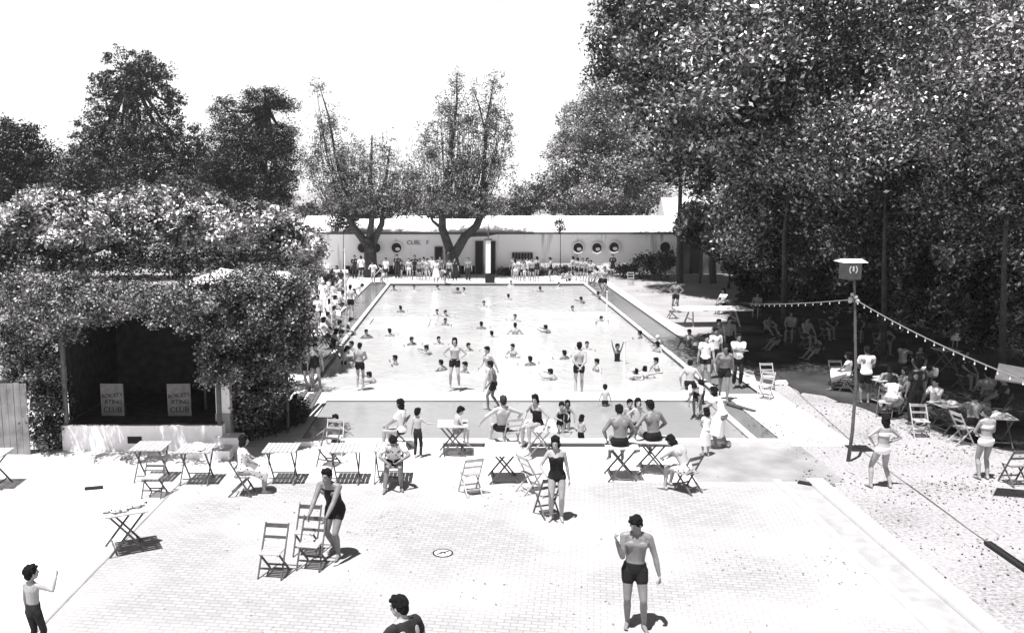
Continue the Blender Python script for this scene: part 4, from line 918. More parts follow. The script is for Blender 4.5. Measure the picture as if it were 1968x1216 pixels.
def body(k, ps, female, kid, fine, legs=True, bareface=True):
    mb = MB(); q = .90 if kid else .90 if female else 1.08
    torso(mb, k, -.135, .515)
    if not female and not kid:
        for s in (-1, 1):
            mb.ell(k['spine'](.335) + k['frame'](.33) @ Vector((s * .075, .088, 0)), (.082, .034, .055), k['frame'](.33), 12, 8)
            mb.ell(k['spine'](.34) + k['frame'](.33) @ Vector((s * .085, -.075, 0)), (.07, .035, .09), k['frame'](.33), 12, 8)
    hm, hd, hs = k['hm'], k['head'], k['hs']
    mb.capsule(k['spine'](.46), hd + hm @ Vector((0, -.02, -.05 * hs)), .056 * q, .052 * q, 10)
    mb.ell(hd + hm @ Vector((0, -.008, .018 * hs)), (.074 * hs, .092 * hs, .092 * hs), hm, 16, 11)
    mb.ell(hd + hm @ Vector((0, .028 * hs, -.045 * hs)), (.056 * hs, .062 * hs, .062 * hs), hm, 14, 9)
    mb.capsule(hd + hm @ Vector((0, .055 * hs, -.085 * hs)), hd + hm @ Vector((0, .05 * hs, -.06 * hs)), .024 * hs, .034 * hs, 10)
    mb.capsule(hd + hm @ Vector((0, .084 * hs, .01 * hs)), hd + hm @ Vector((0, .104 * hs, -.024 * hs)), .010 * hs, .0145 * hs, 8)
    mb.capsule(hd + hm @ Vector((-.035 * hs, .077 * hs, .025 * hs)), hd + hm @ Vector((.035 * hs, .077 * hs, .025 * hs)), .013 * hs, .013 * hs, 8)
    mb.capsule(hd + hm @ Vector((-.016 * hs, .083 * hs, -.052 * hs)), hd + hm @ Vector((.016 * hs, .083 * hs, -.052 * hs)), .011 * hs, .011 * hs, 8)
    for s in (-1, 1):
        mb.ell(hd + hm @ Vector((s * .078 * hs, -.006, -.01 * hs)), (.012 * hs, .02 * hs, .032 * hs), hm, 8, 6)
        sh, el, wr, hp, kn, an = (k[n + ('l' if s < 0 else 'r')] for n in ('sh', 'el', 'wr', 'hp', 'kn', 'an'))
        c = k['spine'](.45)
        mb.capsule(c + (sh - c) * .35 + k['frame'](.43) @ Vector((0, 0, .018)), sh, .052 * q, .054 * q, 10)      # trapezius / deltoid
        mb.capsule(k['spine'](.33) + (sh - c) * .55, sh, .07 * q, .05 * q, 10)
        mb.capsule(sh, sh.lerp(el, .45), .052 * q, .047 * q, 10); mb.capsule(sh.lerp(el, .4), el, .046 * q, .037 * q, 10)
        mb.capsule(el, el.lerp(wr, .35), .038 * q, .039 * q, 10); mb.capsule(el.lerp(wr, .3), wr, .039 * q, .024 * q, 10)
        hand(mb, el, wr, s, ps['grip'], fine, .85 if kid else .95 if female else 1)
        if female and not kid: mb.ell(k['spine'](.315) + k['frame'](.33) @ Vector((s * .066, .09, 0)), (.058, .052, .056), k['frame'](.33), 12, 8)
        if legs:
            lq = .80 if kid else 1.0
            mb.capsule(hp, hp.lerp(kn, .5), .088 * lq, .074 * lq, 12); mb.capsule(hp.lerp(kn, .45), kn, .076 * lq, .053 * lq, 12)
            back = -(Vector((0, 1, 0)) if (kn - an).normalized().z > .5 else Vector((0, 0, 1))) * .012
            mb.capsule(kn, kn.lerp(an, .33) + back, .050 * lq, .056 * lq, 12); mb.capsule(kn.lerp(an, .3) + back, an, .055 * lq, .034 * lq, 12)
            ta = ps['tl'] if s < 0 else ps['tr']; fd = rotz(ta) @ Vector((0, 1, 0))
            if an.z > .2: fd = (fd + Vector((0, 0, -.5))).normalized()
            h0 = an + Vector((0, 0, -.04)) - fd * .035
            mb.capsule(h0, an + Vector((0, 0, -.01)), .034 * lq, .036 * lq, 10)
            ball = an + fd * .12 * (lq + .05) + Vector((0, 0, -.05)); mb.capsule(an + fd * .02 + Vector((0, 0, -.025)), ball, .036 * lq, .027 * lq, 10, ax=fd.cross(Vector((0, 0, 1))), sq=.8)
            mb.capsule(h0, ball, .030 * lq, .026 * lq, 10); mb.capsule(ball, ball + fd * .05, .026 * lq, .017 * lq, 10, ax=fd.cross(Vector((0, 0, 1))), sq=.7)
            if fine:
                rt = fd.cross(Vector((0, 0, 1))) * s
                for j in range(5):
                    b = ball + rt * (-.030 + .015 * j) + fd * (.035 - .006 * j); mb.capsule(b, b + fd * .022, .010 if j == 0 else .0078, .008 if j == 0 else .006, 6)
    return mb
def limb_cloth(mb, a, b, c, f, r0, r1, inf):
    """cloth round the first f of the limb a-b-c (f up to 2)"""
    if f <= 1: mb.capsule(a, a.lerp(b, f), r0 + inf, r0 + (r1 - r0) * f + inf, 12)
    else:
        mb.capsule(a, b, r0 + inf, r1 + inf, 12); mb.capsule(b, b.lerp(c, f - 1), r1 + inf, r1 * .85 + inf, 12)
def cloth_mb(kind, k, kid, female):
    mb = MB(); lq = .80 if kid else 1.0; q = .84 if kid else .88 if female else 1.0; i = .011
    def legs(f, inf=i):
        for s in 'lr': limb_cloth(mb, k['hp' + s], k['kn' + s], k['an' + s], f, .088 * lq, .055 * lq, inf)
    def sleeves(f, inf=i):
        for s in 'lr':
            c = k['spine'](.45); mb.capsule(c + (k['sh' + s] - c) * .3, k['sh' + s], .055 * q + inf, .056 * q + inf, 10)
            limb_cloth(mb, k['sh' + s], k['el' + s], k['wr' + s], f, .054 * q, .042 * q, inf + .006)
    if female and not kid and kind in ('swimsuit', 'singlet', 'bra', 'shirt', 'tee', 'dress'):
        for s in (-1, 1): mb.ell(k['spine'](.315) + k['frame'](.33) @ Vector((s * .066, .09, 0)), (.068, .062, .066), k['frame'](.33), 12, 8)
    if kind == 'trunks': torso(mb, k, -.13, .065, i); legs(.36, .016)
    elif kind == 'brief': torso(mb, k, -.14, .03, .012); legs(.06)
    elif kind == 'shorts': torso(mb, k, -.13, .10, .014); legs(.55, .018)
    elif kind == 'trousers': torso(mb, k, -.13, .10, .014); legs(1.85, .016)
    elif kind == 'swimsuit': torso(mb, k, -.14, .36, .010); legs(.05)
    elif kind == 'singlet': torso(mb, k, -.135, .42, .010); legs(.18)
    elif kind == 'bra': torso(mb, k, .27, .35, .014)
    elif kind == 'shirt': torso(mb, k, -.02, .49, .014); sleeves(.6)
    elif kind == 'tee': torso(mb, k, -.06, .49, .018); sleeves(.5)
    elif kind == 'dress':
        torso(mb, k, 0, .46, .014); sleeves(.25)
        c = k['spine'](.08); kn = (k['knl'] + k['knr']) / 2; an = (k['anl'] + k['anr']) / 2
        d = (kn - k['P']).normalized(); e = k['P'] + (kn - k['P']) * 1.15; n = 16; fr = k['frame'](0)
        side = Vector((1, 0, 0)); fw = d.cross(side).normalized(); rings = []
        for u, rx, ry in ((0, .15, .115), (.3, .21, .17), (.7, .25, .21), (1, .29, .25)):
            p = c.lerp(e, u); rings.append([p + side * math.cos(2 * math.pi * j / n) * rx * lq * (1 + .05 * math.sin(j * 3.3)) + fw * math.sin(2 * math.pi * j / n) * ry * lq * (1 + .06 * math.cos(j * 2.7)) for j in range(n)])
        mb.loft(rings)
    return mb
def hair_mb(style, k):
    mb = MB(); hm, hd, hs = k['hm'], k['head'], k['hs']
    def at(x, y, z): return hd + hm @ Vector((x * hs, y * hs, z * hs))
    if style == 'cap': mb.ell(at(0, -.012, .028), (.081 * hs, .098 * hs, .094 * hs), hm, 14, 9); return mb
    nz = .17 if style != 'curly' else .22
    mb.ell(at(0, -.024, .040), (.089 * hs, .100 * hs, .094 * hs), hm, 14, 9, nz, 3)
    mb.ell(at(0, .005, .062), (.072 * hs, .074 * hs, .052 * hs), hm, 12, 8, nz, 4)
    mb.ell(at(0, -.058, -.02), (.076 * hs, .055 * hs, .075 * hs), hm, 12, 8, nz, 5)
    for s in (-1, 1): mb.ell(at(s * .058, -.022, .008), (.030 * hs, .055 * hs, .05 * hs), hm, 10, 8, nz, 6)
    for a_, (x_, y_, z_) in enumerate(((-.04, .05, .09), (.035, .06, .085), (0, .035, .11), (.05, .0, .10), (-.05, -.01, .10), (0, -.05, .11))): mb.ell(at(x_, y_, z_), (.036 * hs, .036 * hs, .028 * hs), hm, 8, 6, nz * 2, 20 + a_)
    if style in ('bob', 'long', 'curly'):
        for s in (-1, 1): mb.ell(at(s * .066, -.02, -.04), (.032 * hs, .055 * hs, .075 * hs), hm, 10, 8, nz * 1.6, 6)
        mb.ell(at(0, -.07, -.07), (.08 * hs, .045 * hs, .085 * hs), hm, 12, 8, nz * 1.5, 7)
    if style == 'long': mb.ell(at(0, -.07, -.14), (.075 * hs, .038 * hs, .09 * hs), hm, 12, 8, nz, 8)
    if style == 'curly': mb.ell(at(0, -.02, .07), (.09 * hs, .10 * hs, .08 * hs), hm, 12, 8, .3, 9)
    return mb
cache = {}; pending = []
CN = {'trunks': 'swimming_trunks', 'brief': 'swim_briefs', 'shorts': 'shorts', 'trousers': 'trousers', 'swimsuit': 'swimsuit', 'singlet': 'swim_singlet', 'bra': 'bikini_top', 'shirt': 'shirt', 'tee': 'loose_shirt', 'dress': 'dress'}
def remeshed(mb, name, voxel, m, it=2):
    o = mb.build(name, m); r = o.modifiers.new('r', 'REMESH'); r.mode = 'VOXEL'; r.voxel_size = voxel; r.use_smooth_shade = True
    s = o.modifiers.new('s', 'SMOOTH'); s.iterations = it; s.factor = .5; pending.append(o); return o
def person(pos, h, heading, ps, clothes, hair, skin, label, group=None, cat=None, voxel=.016, sink=0.0, legs=True, tilt=0):
    female = any(c.startswith('f:') for c in clothes); cl = [c.replace('f:', '') for c in clothes]
    kid = h < 1.42; fine = voxel < .008; key = (ps if isinstance(ps, str) else id(ps), tuple(clothes), hair, skin, kid, round(voxel, 3), legs)
    cat = cat or ('child' if kid else 'woman' if female else 'man')
    s = h / (1.71 if not kid else 1.74)
    loc = (pos[0], pos[1], pos[2] - sink); rot = (0, 0, R(heading))
    if key in cache:
        o = copy_tree(cache[key])
    else:
        P = POSES[ps] if isinstance(ps, str) else ps; k = skeleton(P, kid, female)
        o = remeshed(body(k, P, female, kid, fine, legs), 'person', voxel, skin, 1 if fine else 2); o.data.materials.append(M['face'])
        o['hd'] = list(k['head']); fy = k['hm'] @ Vector((0, 1, 0)); fx = k['hm'] @ Vector((1, 0, 0)); fz = k['hm'] @ Vector((0, 0, 1)); o['fr'] = list(fx) + list(fy) + list(fz); o['hs'] = k['hs']
        for c in cl:
            kd, m = c.split('/') if '/' in c else (c, 'trunk')
            c_ = remeshed(cloth_mb(kd, k, kid, female), CN[kd], max(voxel, .010), m, 2); c_.parent = o
        if hair: 
            st, hmn = hair.split('/') if '/' in hair else (hair, 'hair')
            hh = remeshed(hair_mb(st, k), 'swim_cap' if st == 'cap' else 'hair', max(voxel * .8, .008), hmn, 1); hh.parent = o
        cache[key] = o
    o.location = loc; o.rotation_euler = rot; o.scale = (s, s, s); tag(o, label, cat, group)
    if ps in ('sit', 'sit_fwd', 'sit_side', 'sit_back'): o['sit'] = 1
    return o
def finish_people():
    dg = bpy.context.evaluated_depsgraph_get(); dg.update(); done = {}
    res = [(o, bpy.data.meshes.new_from_object(o.evaluated_get(dg))) for o in pending]
    for o, me in res:
        old = o.data; o.modifiers.clear(); me.name = old.name
        me.materials.clear()
        for m in old.materials: me.materials.append(m)
        if 'hd' in o.keys():
            n = len(me.vertices); co = np.empty(n * 3); me.vertices.foreach_get('co', co); hd = np.array(o['hd'][:]); B = np.array(o['fr'][:]).reshape(3, 3); hs = o['hs']
            q = (co.reshape(-1, 3) - hd) @ B.T / hs
            sel = np.zeros(n, bool)
            for c, rr in (((-.031, .080, .006), (.017, .03, .0085)), ((.031, .080, .006), (.017, .03, .0085)), ((0, .095, -.053), (.024, .03, .006))):
                sel |= (((q - np.array(c)) / np.array(rr)) ** 2).sum(1) < 1
            if sel.any():
                mi = np.zeros(len(me.polygons), np.int32)
                for p in me.polygons:
                    if all(sel[v] for v in p.vertices): mi[p.index] = 1
                me.polygons.foreach_set('material_index', mi)
        done[old.name] = (old, me)
    mp = {id_: me for id_, me in ((o.data.name, me) for o, me in res)}
    for o in list(bpy.data.objects):
        if o.type == 'MESH' and o.data.name in mp: 
            me = mp[o.data.name]; o.modifiers.clear(); o.data = me
            for q in ('hd', 'fr', 'hs'):
                if q in o.keys(): del o[q]
    for o, (old, me) in zip([r[0] for r in res], done.values()):
        if old.users == 0: bpy.data.meshes.remove(old)

def vox(Y): return max(.0095, min(.02, Y * .00048))
# rows: px, base py, height, heading(0 away, 180 facing camera, 90 facing left, -90 facing right), pose, clothes, hair, skin, label
def put(rows, group=None, z=0.008, sink=0.0, legs=True, **kw):
    for r in rows:
        px, py, h, hdg, ps, cl, hair, skin, lab = r[:9]; e = r[9] if len(r) > 9 else {}
        zz = e.get('z', z); x, y, _ = G(px, py, zz); v = e.get('v', vox(y))
        person((x, y, zz), h, hdg, ps, cl, hair, skin, lab, e.get('g', group), None, v, e.get('sink', sink), legs)
S, T_, PL = 'skin', 'skintan', 'skinpale'
put([
 (1219, 1204, 1.72, 172, 'hero', ['trunks'], 'short', T_, 'young man in black trunks standing alone on the paving, one hand raised to his shoulder', {'v': .0065}),
 (70, 1262, 1.32, -12, 'boy', ['trousers/cloth_dark'], 'short', S, 'bare-backed boy in dark trousers at the bottom left, raising his right arm', {'v': .007}),
 (782, 1425, 1.77, 48, 'teen', ['tee/cloth_dark', 'trousers/cloth_dark'], 'short', S, 'person in a dark shirt cut off by the bottom edge, looking left', {'v': .0085}),
 (643, 1068, 1.74, 157, 'lean', ['singlet/trunk', 'trunks'], 'short', T_, 'man in a dark singlet leaning on the backs of folding chairs to push them', {'v': .0075}),
 (1069, 998, 1.66, 172, 'girl', ['f:swimsuit'], 'curly', S, 'girl in a black swimsuit standing beside a folding chair', {'v': .0085}),
 (757, 930, 1.70, 184, 'sit_fwd', ['tee/print', 'trunks'], 'short', T_, 'man in a dotted white shirt sitting forward on a folding chair facing the camera'),
 (469, 948, 1.62, -70, 'sit', ['f:dress/print'], 'bob', S, 'woman in a printed dress sitting on a folding chair with her legs stretched right'),
 (772, 864, 1.62, 70, 'sit', ['f:swimsuit/trunk', 'tee/cloth_white'], 'curly', S, 'woman with thick bobbed hair and white top, seated behind the man in the dotted shirt'),
 (803, 879, 1.20, -12, 'arm_right', ['trousers/cloth_dark'], 'short', PL, 'bare-backed boy in long dark trousers reaching out his arm beside a table'),
 (646, 868, 1.30, 168, 'arms_out', ['trunks'], 'short', T_, 'boy in dark trunks with arms held out behind the pale chair in the basin corner', {'z': -.1, 'sink': .35}),
 (876, 874, 1.25, -60, 'sit_table', ['brief/cloth_grey'], 'short', PL, 'pale boy sitting on a table at the basin with his legs hanging down'),
 (965, 862, 1.74, 12, 'sit_back', ['trunks'], 'short/hairgrey', PL, 'bare man sitting with his arms spread wide on a chair at the basin edge'),
 (1032, 874, 1.60, 130, 'sit_table2', ['f:swimsuit'], 'bob', S, 'woman in a dark swimsuit sitting on a white-covered table'),
 (1190, 920, 1.74, 2, 'sit_table', ['trunks'], 'short', T_, 'left of the two bare-backed men sitting on tables, seen from behind'),
 (1254, 908, 1.74, 14, 'sit_table2', ['trunks'], 'short', T_, 'right of the two bare-backed men sitting on tables, leaning on one hand'),
 (1316, 946, 1.66, 42, 'sit_fwd', ['trunks/print'], 'curly', PL, 'bare-backed young man in patterned trunks sitting forward on a folding chair'),
 (1356, 876, 1.18, 12, 'clasp', ['f:dress/cloth_white'], 'bob', S, 'little girl in a short white dress standing at the basin kerb with her back turned'),
 (1382, 860, 1.62, 60, 'lean', ['f:dress/cloth_white'], 'bob', T_, 'woman in a wide white dress bending towards the little girl in white'),
 (1340, 800, 1.45, 150, 'bend', ['shirt/cloth_white', 'shorts/cloth_dark'], 'short', T_, 'stooping figure in a white shirt at the right end of the basin'),
 (692, 744, 1.45, -12, 'clasp', ['trunks'], 'short', S, 'slim boy in dark trunks looking down into the pool near its left corner'),
 (874, 744, 1.62, 172, 'hips', ['trunks'], 'bob', PL, 'boy in dark trunks with hands on hips on the walkway between pool and basin'),
 (940, 754, 1.50, 120, 'walk', ['brief/cloth_white'], 'short', PL, 'pale boy stepping along the walkway, back one of a close pair'),
 (948, 786, 1.45, 80, 'step', ['trunks'], 'short', T_, 'darker boy stepping out of the basin, front one of a close pair'),
 (1112, 756, 1.62, -4, 'behind', ['trunks'], 'short', PL, 'young man seen from behind with hands clasped at his back on the walkway'),
 (1163, 776, 1.10, -4, 'sit_edge', ['trunks'], 'short', PL, 'small boy in dark trunks sitting on the walkway edge with his back to the camera', {'z': .05}),
 (1326, 741, 1.62, -8, 'sit_edge', ['trunks'], 'short', PL, 'bare-backed man in dark trunks sitting on the right corner of the pool', {'z': .03}),
 (1390, 768, 1.76, 168, 'walk', ['trunks'], 'short', T_, 'tall man in dark trunks striding towards the camera at the right of the pool'),
 (1416, 741, 1.72, 176, 'cross', ['tee/cloth_white', 'trousers/cloth_dark'], 'short', T_, 'man in white shirt and dark trousers with folded arms at the edge of shade'),
 (1356, 738, 1.64, 160, 'relax', ['tee/cloth_white', 'trunks'], 'short', S, 'youth in an open white shirt standing left of the striding man'),
 (1372, 722, 1.66, 185, 'stand', ['shirt/cloth_white', 'shorts/cloth_dark'], 'short', T_, 'youth in a white shirt half hidden behind the striding man'),
 (1347, 775, 1.35, 30, 'sit_ground', ['trunks'], 'short', T_, 'crouched boy in dark trunks between the pool corner and the basin'),
 (594, 748, 1.50, 168, 'relax', ['trunks'], 'short', S, 'left one of the pair of youths standing by the vine at the pool corner'),
 (608, 750, 1.52, 190, 'relax', ['swimsuit'], 'short', T_, 'right one of the pair of youths standing by the vine at the pool corner'),
 (640, 690, 1.50, -60, 'sit_side', ['f:swimsuit/trunk'], 'bob', S, 'woman in a dark swimsuit seated by the left edge of the pool'),
 (674, 612, 1.66, -20, 'stand', ['trunks'], 'short', PL, 'tall pale youth in the left channel walking away from the camera'),
 (1690, 936, 1.64, 8, 'hips_wide', ['f:brief/cloth_white', 'bra/cloth_white'], 'long', S, 'woman in white shorts, hands on hips, her back turned, right of the signal post'),
 (1889, 920, 1.62, 4, 'clasp', ['f:brief/cloth_white', 'bra/cloth_white'], 'short/hairgrey', S, 'woman in white shorts standing before the shaded table near the right edge'),
 (1661, 775, 1.72, -4, 'clasp', ['tee/cloth_white', 'shorts/cloth_dark'], 'short', T_, 'man in a white shirt and dark shorts standing with his back turned by the post'),
 (1628, 752, 1.62, 60, 'sit', ['f:dress/cloth_white'], 'bob', T_, 'woman in white sitting left of the post at the edge of the shade'),
 (1704, 775, 1.66, 160, 'sit_fwd', ['singlet/cloth_grey'], 'short', T_, 'seated youth bent forward with crossed arms right of the post'),
 (1712, 802, 1.60, -30, 'sit_fwd', ['f:dress/cloth_white'], 'bob', S, 'woman in a white dress seated at the edge of the shade, turned away'),
 (1736, 790, 1.66, 100, 'sit', ['trunks'], 'bob', T_, 'tanned person seated right of the woman in the white dress'),
 (1757, 815, 1.76, 10, 'stand', ['shirt/cloth_dark', 'trousers/cloth_dark'], 'short', T_, 'dark clothed man standing in the shade behind the seated group'),
 (1783, 770, 1.66, 150, 'bend', ['tee/cloth_white'], 'short', T_, 'figure in a white blouse leaning over in the shade behind the dark clothed man'),
 (1794, 812, 1.60, 110, 'sit', ['tee/cloth_white', 'shorts/cloth_dark'], 'short', S, 'person in a white shirt sitting at the shaded table with a bright top'),
 (1866, 850, 1.70, -30, 'sit_fwd', ['trunks'], 'short', T_, 'bare-backed man bent over the shaded table behind the woman in white shorts'),
 (1893, 800, 1.72, 0, 'sit', ['shirt/cloth_grey', 'shorts/cloth_dark'], 'short', T_, 'man in a grey shirt seated with his back turned in the shade at the right'),
 (1925, 812, 1.70, 60, 'sit', ['shirt/cloth_dark', 'shorts/cloth_dark'], 'short', T_, 'dark clothed person seated far right in the shade'),
 (1835, 668, 1.30, 150, 'stand', ['dress/cloth_white'], 'bob', S, 'child in a white dress standing deep in the shade at the right'),
 (1298, 600, 1.66, 150, 'hips', ['trunks'], 'short', T_, 'dark figure with bent arms standing at the edge of the shade right of the pool'),
 (1390, 603, 1.64, 120, 'sit', ['tee/cloth_white', 'shorts/cloth_dark'], 'bob', T_, 'figure in a white blouse seated behind the white table tennis table'),
 (1442, 560, 1.66, 180, 'stand', ['tee/cloth_white', 'trousers/cloth_dark'], 'short', T_, 'small distant figure in white standing in the middle of the dark grove'),
 (1378, 700, 1.66, 190, 'stand', ['shirt/cloth_grey', 'trousers/cloth_dark'], 'short', T_, 'grey shirted man standing in the shade behind the group at the pool corner'),
 (1400, 690, 1.60, 170, 'relax', ['shirt/cloth_grey', 'shorts/cloth_dark'], 'short', T_, 'second grey shirted person in the shade behind the group at the pool corner'),
 (1325, 668, 1.45, 120, 'sit_ground', ['tee/cloth_white'], 'short', T_, 'person in white sitting on the ground at the shaded right bank of the channel'),
 (1519, 655, 1.62, 150, 'sit', ['shirt/cloth_grey', 'shorts/cloth_dark'], 'bob', T_, 'seated figure barely seen in the dark left of the signal post'),
 (1548, 668, 1.62, 200, 'sit', ['shirt/cloth_grey', 'shorts/cloth_dark'], 'short', T_, 'second seated figure barely seen in the dark left of the signal post'),
])
# people standing in the front basin
put([
 (1209, 838, 1.30, 170, 'relax', ['trunks'], 'short', S, 'boy standing in the basin, left of the two between the bare-backed men'),
 (1224, 842, 1.36, 185, 'hips', ['brief/cloth_dark'], 'curly', PL, 'paler child standing in the basin, right of the two between the bare-backed men'),
 (1076, 835, 1.20, 200, 'wade2', ['swimsuit'], 'short', S, 'child in a dark swimsuit splashing in the basin, left of three'),
 (1090, 828, 1.15, 150, 'wade', ['swimsuit'], 'bob', T_, 'child in the basin behind the splashing one, holding out both hands'),
 (1116, 850, 1.02, -40, 'clasp', ['trunks'], 'curly', PL, 'small boy in dark trunks at the basin kerb, his back half turned'),
], 'bathers in the front basin', z=-.07, sink=.30)
GS = 'bathers in the main pool'
W_ = [ # px, py of the water line at the body, heading, pose, depth below water, h, clothes, hair, skin, label
 (757, 559, 180, 'float', 'leftmost head of the line of bathers below the far edge of the pool'),
 (796, 558, 160, 'float', 'second head from the left below the far edge of the pool'),
 (841, 558, 200, 'float', 'third head from the left below the far edge of the pool'),
 (887, 564, 60, 'swim', 'swimmer stretched sideways near the middle of the far edge of the pool'),
 (892, 563, 120, 'float', 'second of the two touching heads near the middle of the far edge'),
 (977, 576, 0, 'float', 'single head well below the far edge, right of the white pillar'),
 (1038, 561, 10, 'float', 'head right of the white pillar close to the far edge'),
 (1074, 552, 190, 'float', 'head touching the far edge line of the pool towards the right'),
 (982, 549, 180, 'float', 'head right under the far edge beside the white pillar'),
 (1125, 582, 110, 'swim', 'swimmer with shoulder showing near the far right corner of the pool'),
 (840, 607, 170, 'float', 'single head left of the stacked pair in the middle of the pool'),
 (856, 609, 200, 'float', 'upper head of the stacked pair in the middle of the pool'),
 (856, 625, 150, 'float', 'lower head of the stacked pair in the middle of the pool'),
 (990, 617, 140, 'float', 'small head above the bather with outstretched arms'),
 (749, 646, 20, 'float', 'head left in the pool above the slim boy'),
 (791, 663, 210, 'float', 'head between the slim boy and the group in the middle of the pool'),
 (833, 680, 100, 'swim', 'swimmer left of the boy with hands on hips, arms forward'),
 (843, 662, 180, 'float', 'pale head just left of the boy with hands on hips'),
 (1019, 702, 20, 'float', 'single dark head in open water left of the man with hands behind him'),
 (1072, 730, 60, 'swim', 'swimmer with only brow and arm above water left of the man with hands behind him'),
]
for i, (px, py, hd, ps, lab) in enumerate(W_):
    put([(px, py, 1.5, hd, ps, [], 'short', S if i % 3 else T_, lab)], GS, z=WL, sink=1.5 * (.76 if ps == 'float' else .70), legs=False)
W2_ = [
 (945, 648, 1.5, 10, 'wade', [], 'short', S, .80, 'bather to the shoulders left of the one with outstretched arms'),
 (990, 642, 1.55, 0, 'arms_out', [], 'short', PL, .66, 'bather with both arms stretched out over the water'),
 (987, 686, 1.45, 150, 'wade2', [], 'short', PL, .62, 'boy wading chest deep right of the pale boy on the walkway'),
 (848, 712, 1.45, 40, 'wade', [], 'short', S, .72, 'bather beside the left leg of the boy with hands on hips'),
 (896, 716, 1.40, 150, 'wade2', [], 'short', PL, .70, 'bather beside the right leg of the boy with hands on hips'),
 (1151, 714, 1.45, 110, 'wade2', [], 'short', PL, .66, 'boy wading right of the man with hands behind him'),
 (1186, 694, 1.40, 180, 'arms_up', ['swimsuit'], 'short', T_, .52, 'child in a dark swimsuit throwing both arms up out of the water'),
 (1264, 714, 1.50, 120, 'wade2', [], 'short', PL, .64, 'pale boy with bowed head wading at the right side of the pool'),
 (1204, 730, 1.45, -60, 'swim', [], 'cap/cloth_white', PL, .66, 'swimmer in a white cap, leftmost of three playing at the near edge'),
 (1222, 728, 1.45, 30, 'wade', [], 'short', PL, .74, 'middle one of the three playing at the near edge of the pool'),
 (1234, 728, 1.45, -30, 'swim', [], 'bob', PL, .66, 'right one of the three playing at the near edge of the pool'),
 (1276, 668, 1.45, 90, 'swim', [], 'cap/cloth_white', PL, .58, 'bather in a white cap hanging on the right edge line of the pool'),
 (1266, 676, 1.45, 120, 'wade2', [], 'curly', S, .70, 'dark haired bather next to the one in the white cap at the right edge'),
 (1165, 566, 1.5, 60, 'wade', [], 'short', T_, .60, 'bather holding the right edge line of the pool near the top'),
 (1158, 575, 1.5, 90, 'swim', [], 'short', T_, .64, 'swimmer below the one holding the right edge line near the top'),
 (704, 650, 1.45, 200, 'wade', [], 'short', T_, .72, 'bather close to the left edge of the pool beside the slim boy'),
 (676, 672, 1.40, 120, 'float', [], 'short', T_, .74, 'head close to the left edge line below the sitting crowd'),
 (668, 680, 1.40, 170, 'float', [], 'short', S, .76, 'second head close to the left edge line, nearer the slim boy'),
]
for px, py, h, hd, ps, cl, hair, sk, dep, lab in W2_:
    put([(px, py, h, hd, ps, cl, hair, sk, lab)], GS, z=WL, sink=h * dep, legs=False)
# crowd along the left side of the pool: light shirts and dresses
GL = 'people sitting and standing along the left side of the pool'
crowd = [
 (664, 560, 1.60, 150, 'stand', ['tee/cloth_white', 'shorts/cloth_white'], 'short', 'youth in white with a dark head standing against the pale wall at the left'),
 (655, 570, 1.60, 100, 'sit', ['tee/cloth_white'], 'short', 'person in white sitting below the youth with the dark head'),
 (640, 585, 1.62, -80, 'sit', ['f:dress/cloth_white'], 'bob', 'woman in white turned to the pool, topmost of the seated row'),
 (622, 600, 1.66, 170, 'stand', ['tee/cloth_white', 'trousers/cloth_white'], 'cap/cloth_white', 'figure all in white with a white hat standing among the bushes'),
 (600, 590, 1.60, -60, 'sit', ['tee/cloth_white', 'shorts/cloth_dark'], 'short', 'person in a white shirt seated under the edge of the pale bushes'),
 (655, 602, 1.50, -90, 'sit_side', ['trunks'], 'short', 'bare person seated right of the figure with the white hat'),
 (634, 625, 1.60, -70, 'sit', ['f:dress/cloth_white'], 'long', 'long haired woman in white seated at the middle of the left bank'),
 (612, 632, 1.55, 160, 'stand', ['tee/cloth_white', 'shorts/cloth_dark'], 'short', 'boy in a white shirt and dark shorts standing by the middle bushes'),
 (652, 648, 1.40, -80, 'sit_ground', ['trunks'], 'short', 'bare boy sitting on the ground by the left channel'),
 (622, 668, 1.60, -60, 'sit', ['tee/cloth_white', 'shorts/cloth_dark'], 'bob', 'person in white seated above the pair of youths'),
 (646, 672, 1.40, -90, 'crouch', ['trunks'], 'short', 'boy crouching at the left channel above the slim boy'),
 (606, 655, 1.50, 180, 'relax', ['tee/cloth_white'], 'short', 'youth in white half hidden in the bushes at the left'),
 (668, 640, 1.35, -60, 'sit_edge', ['swimsuit'], 'short', 'child in a dark swimsuit sitting on the left edge of the pool'),
 (660, 700, 1.35, -100, 'sit_edge', ['trunks'], 'bob', 'boy sitting on the left edge of the pool nearest the slim boy'),
 (590, 615, 1.55, -90, 'sit', ['tee/cloth_grey', 'shorts/cloth_dark'], 'short', 'person in grey seated deepest among the left bushes'),
]
for px, py, h, hd, ps, cl, hr, lab in crowd: put([(px, py, h, hd, ps, cl, hr, S, lab)], GL)
GW = 'people along the far end of the pool before the changing rooms'
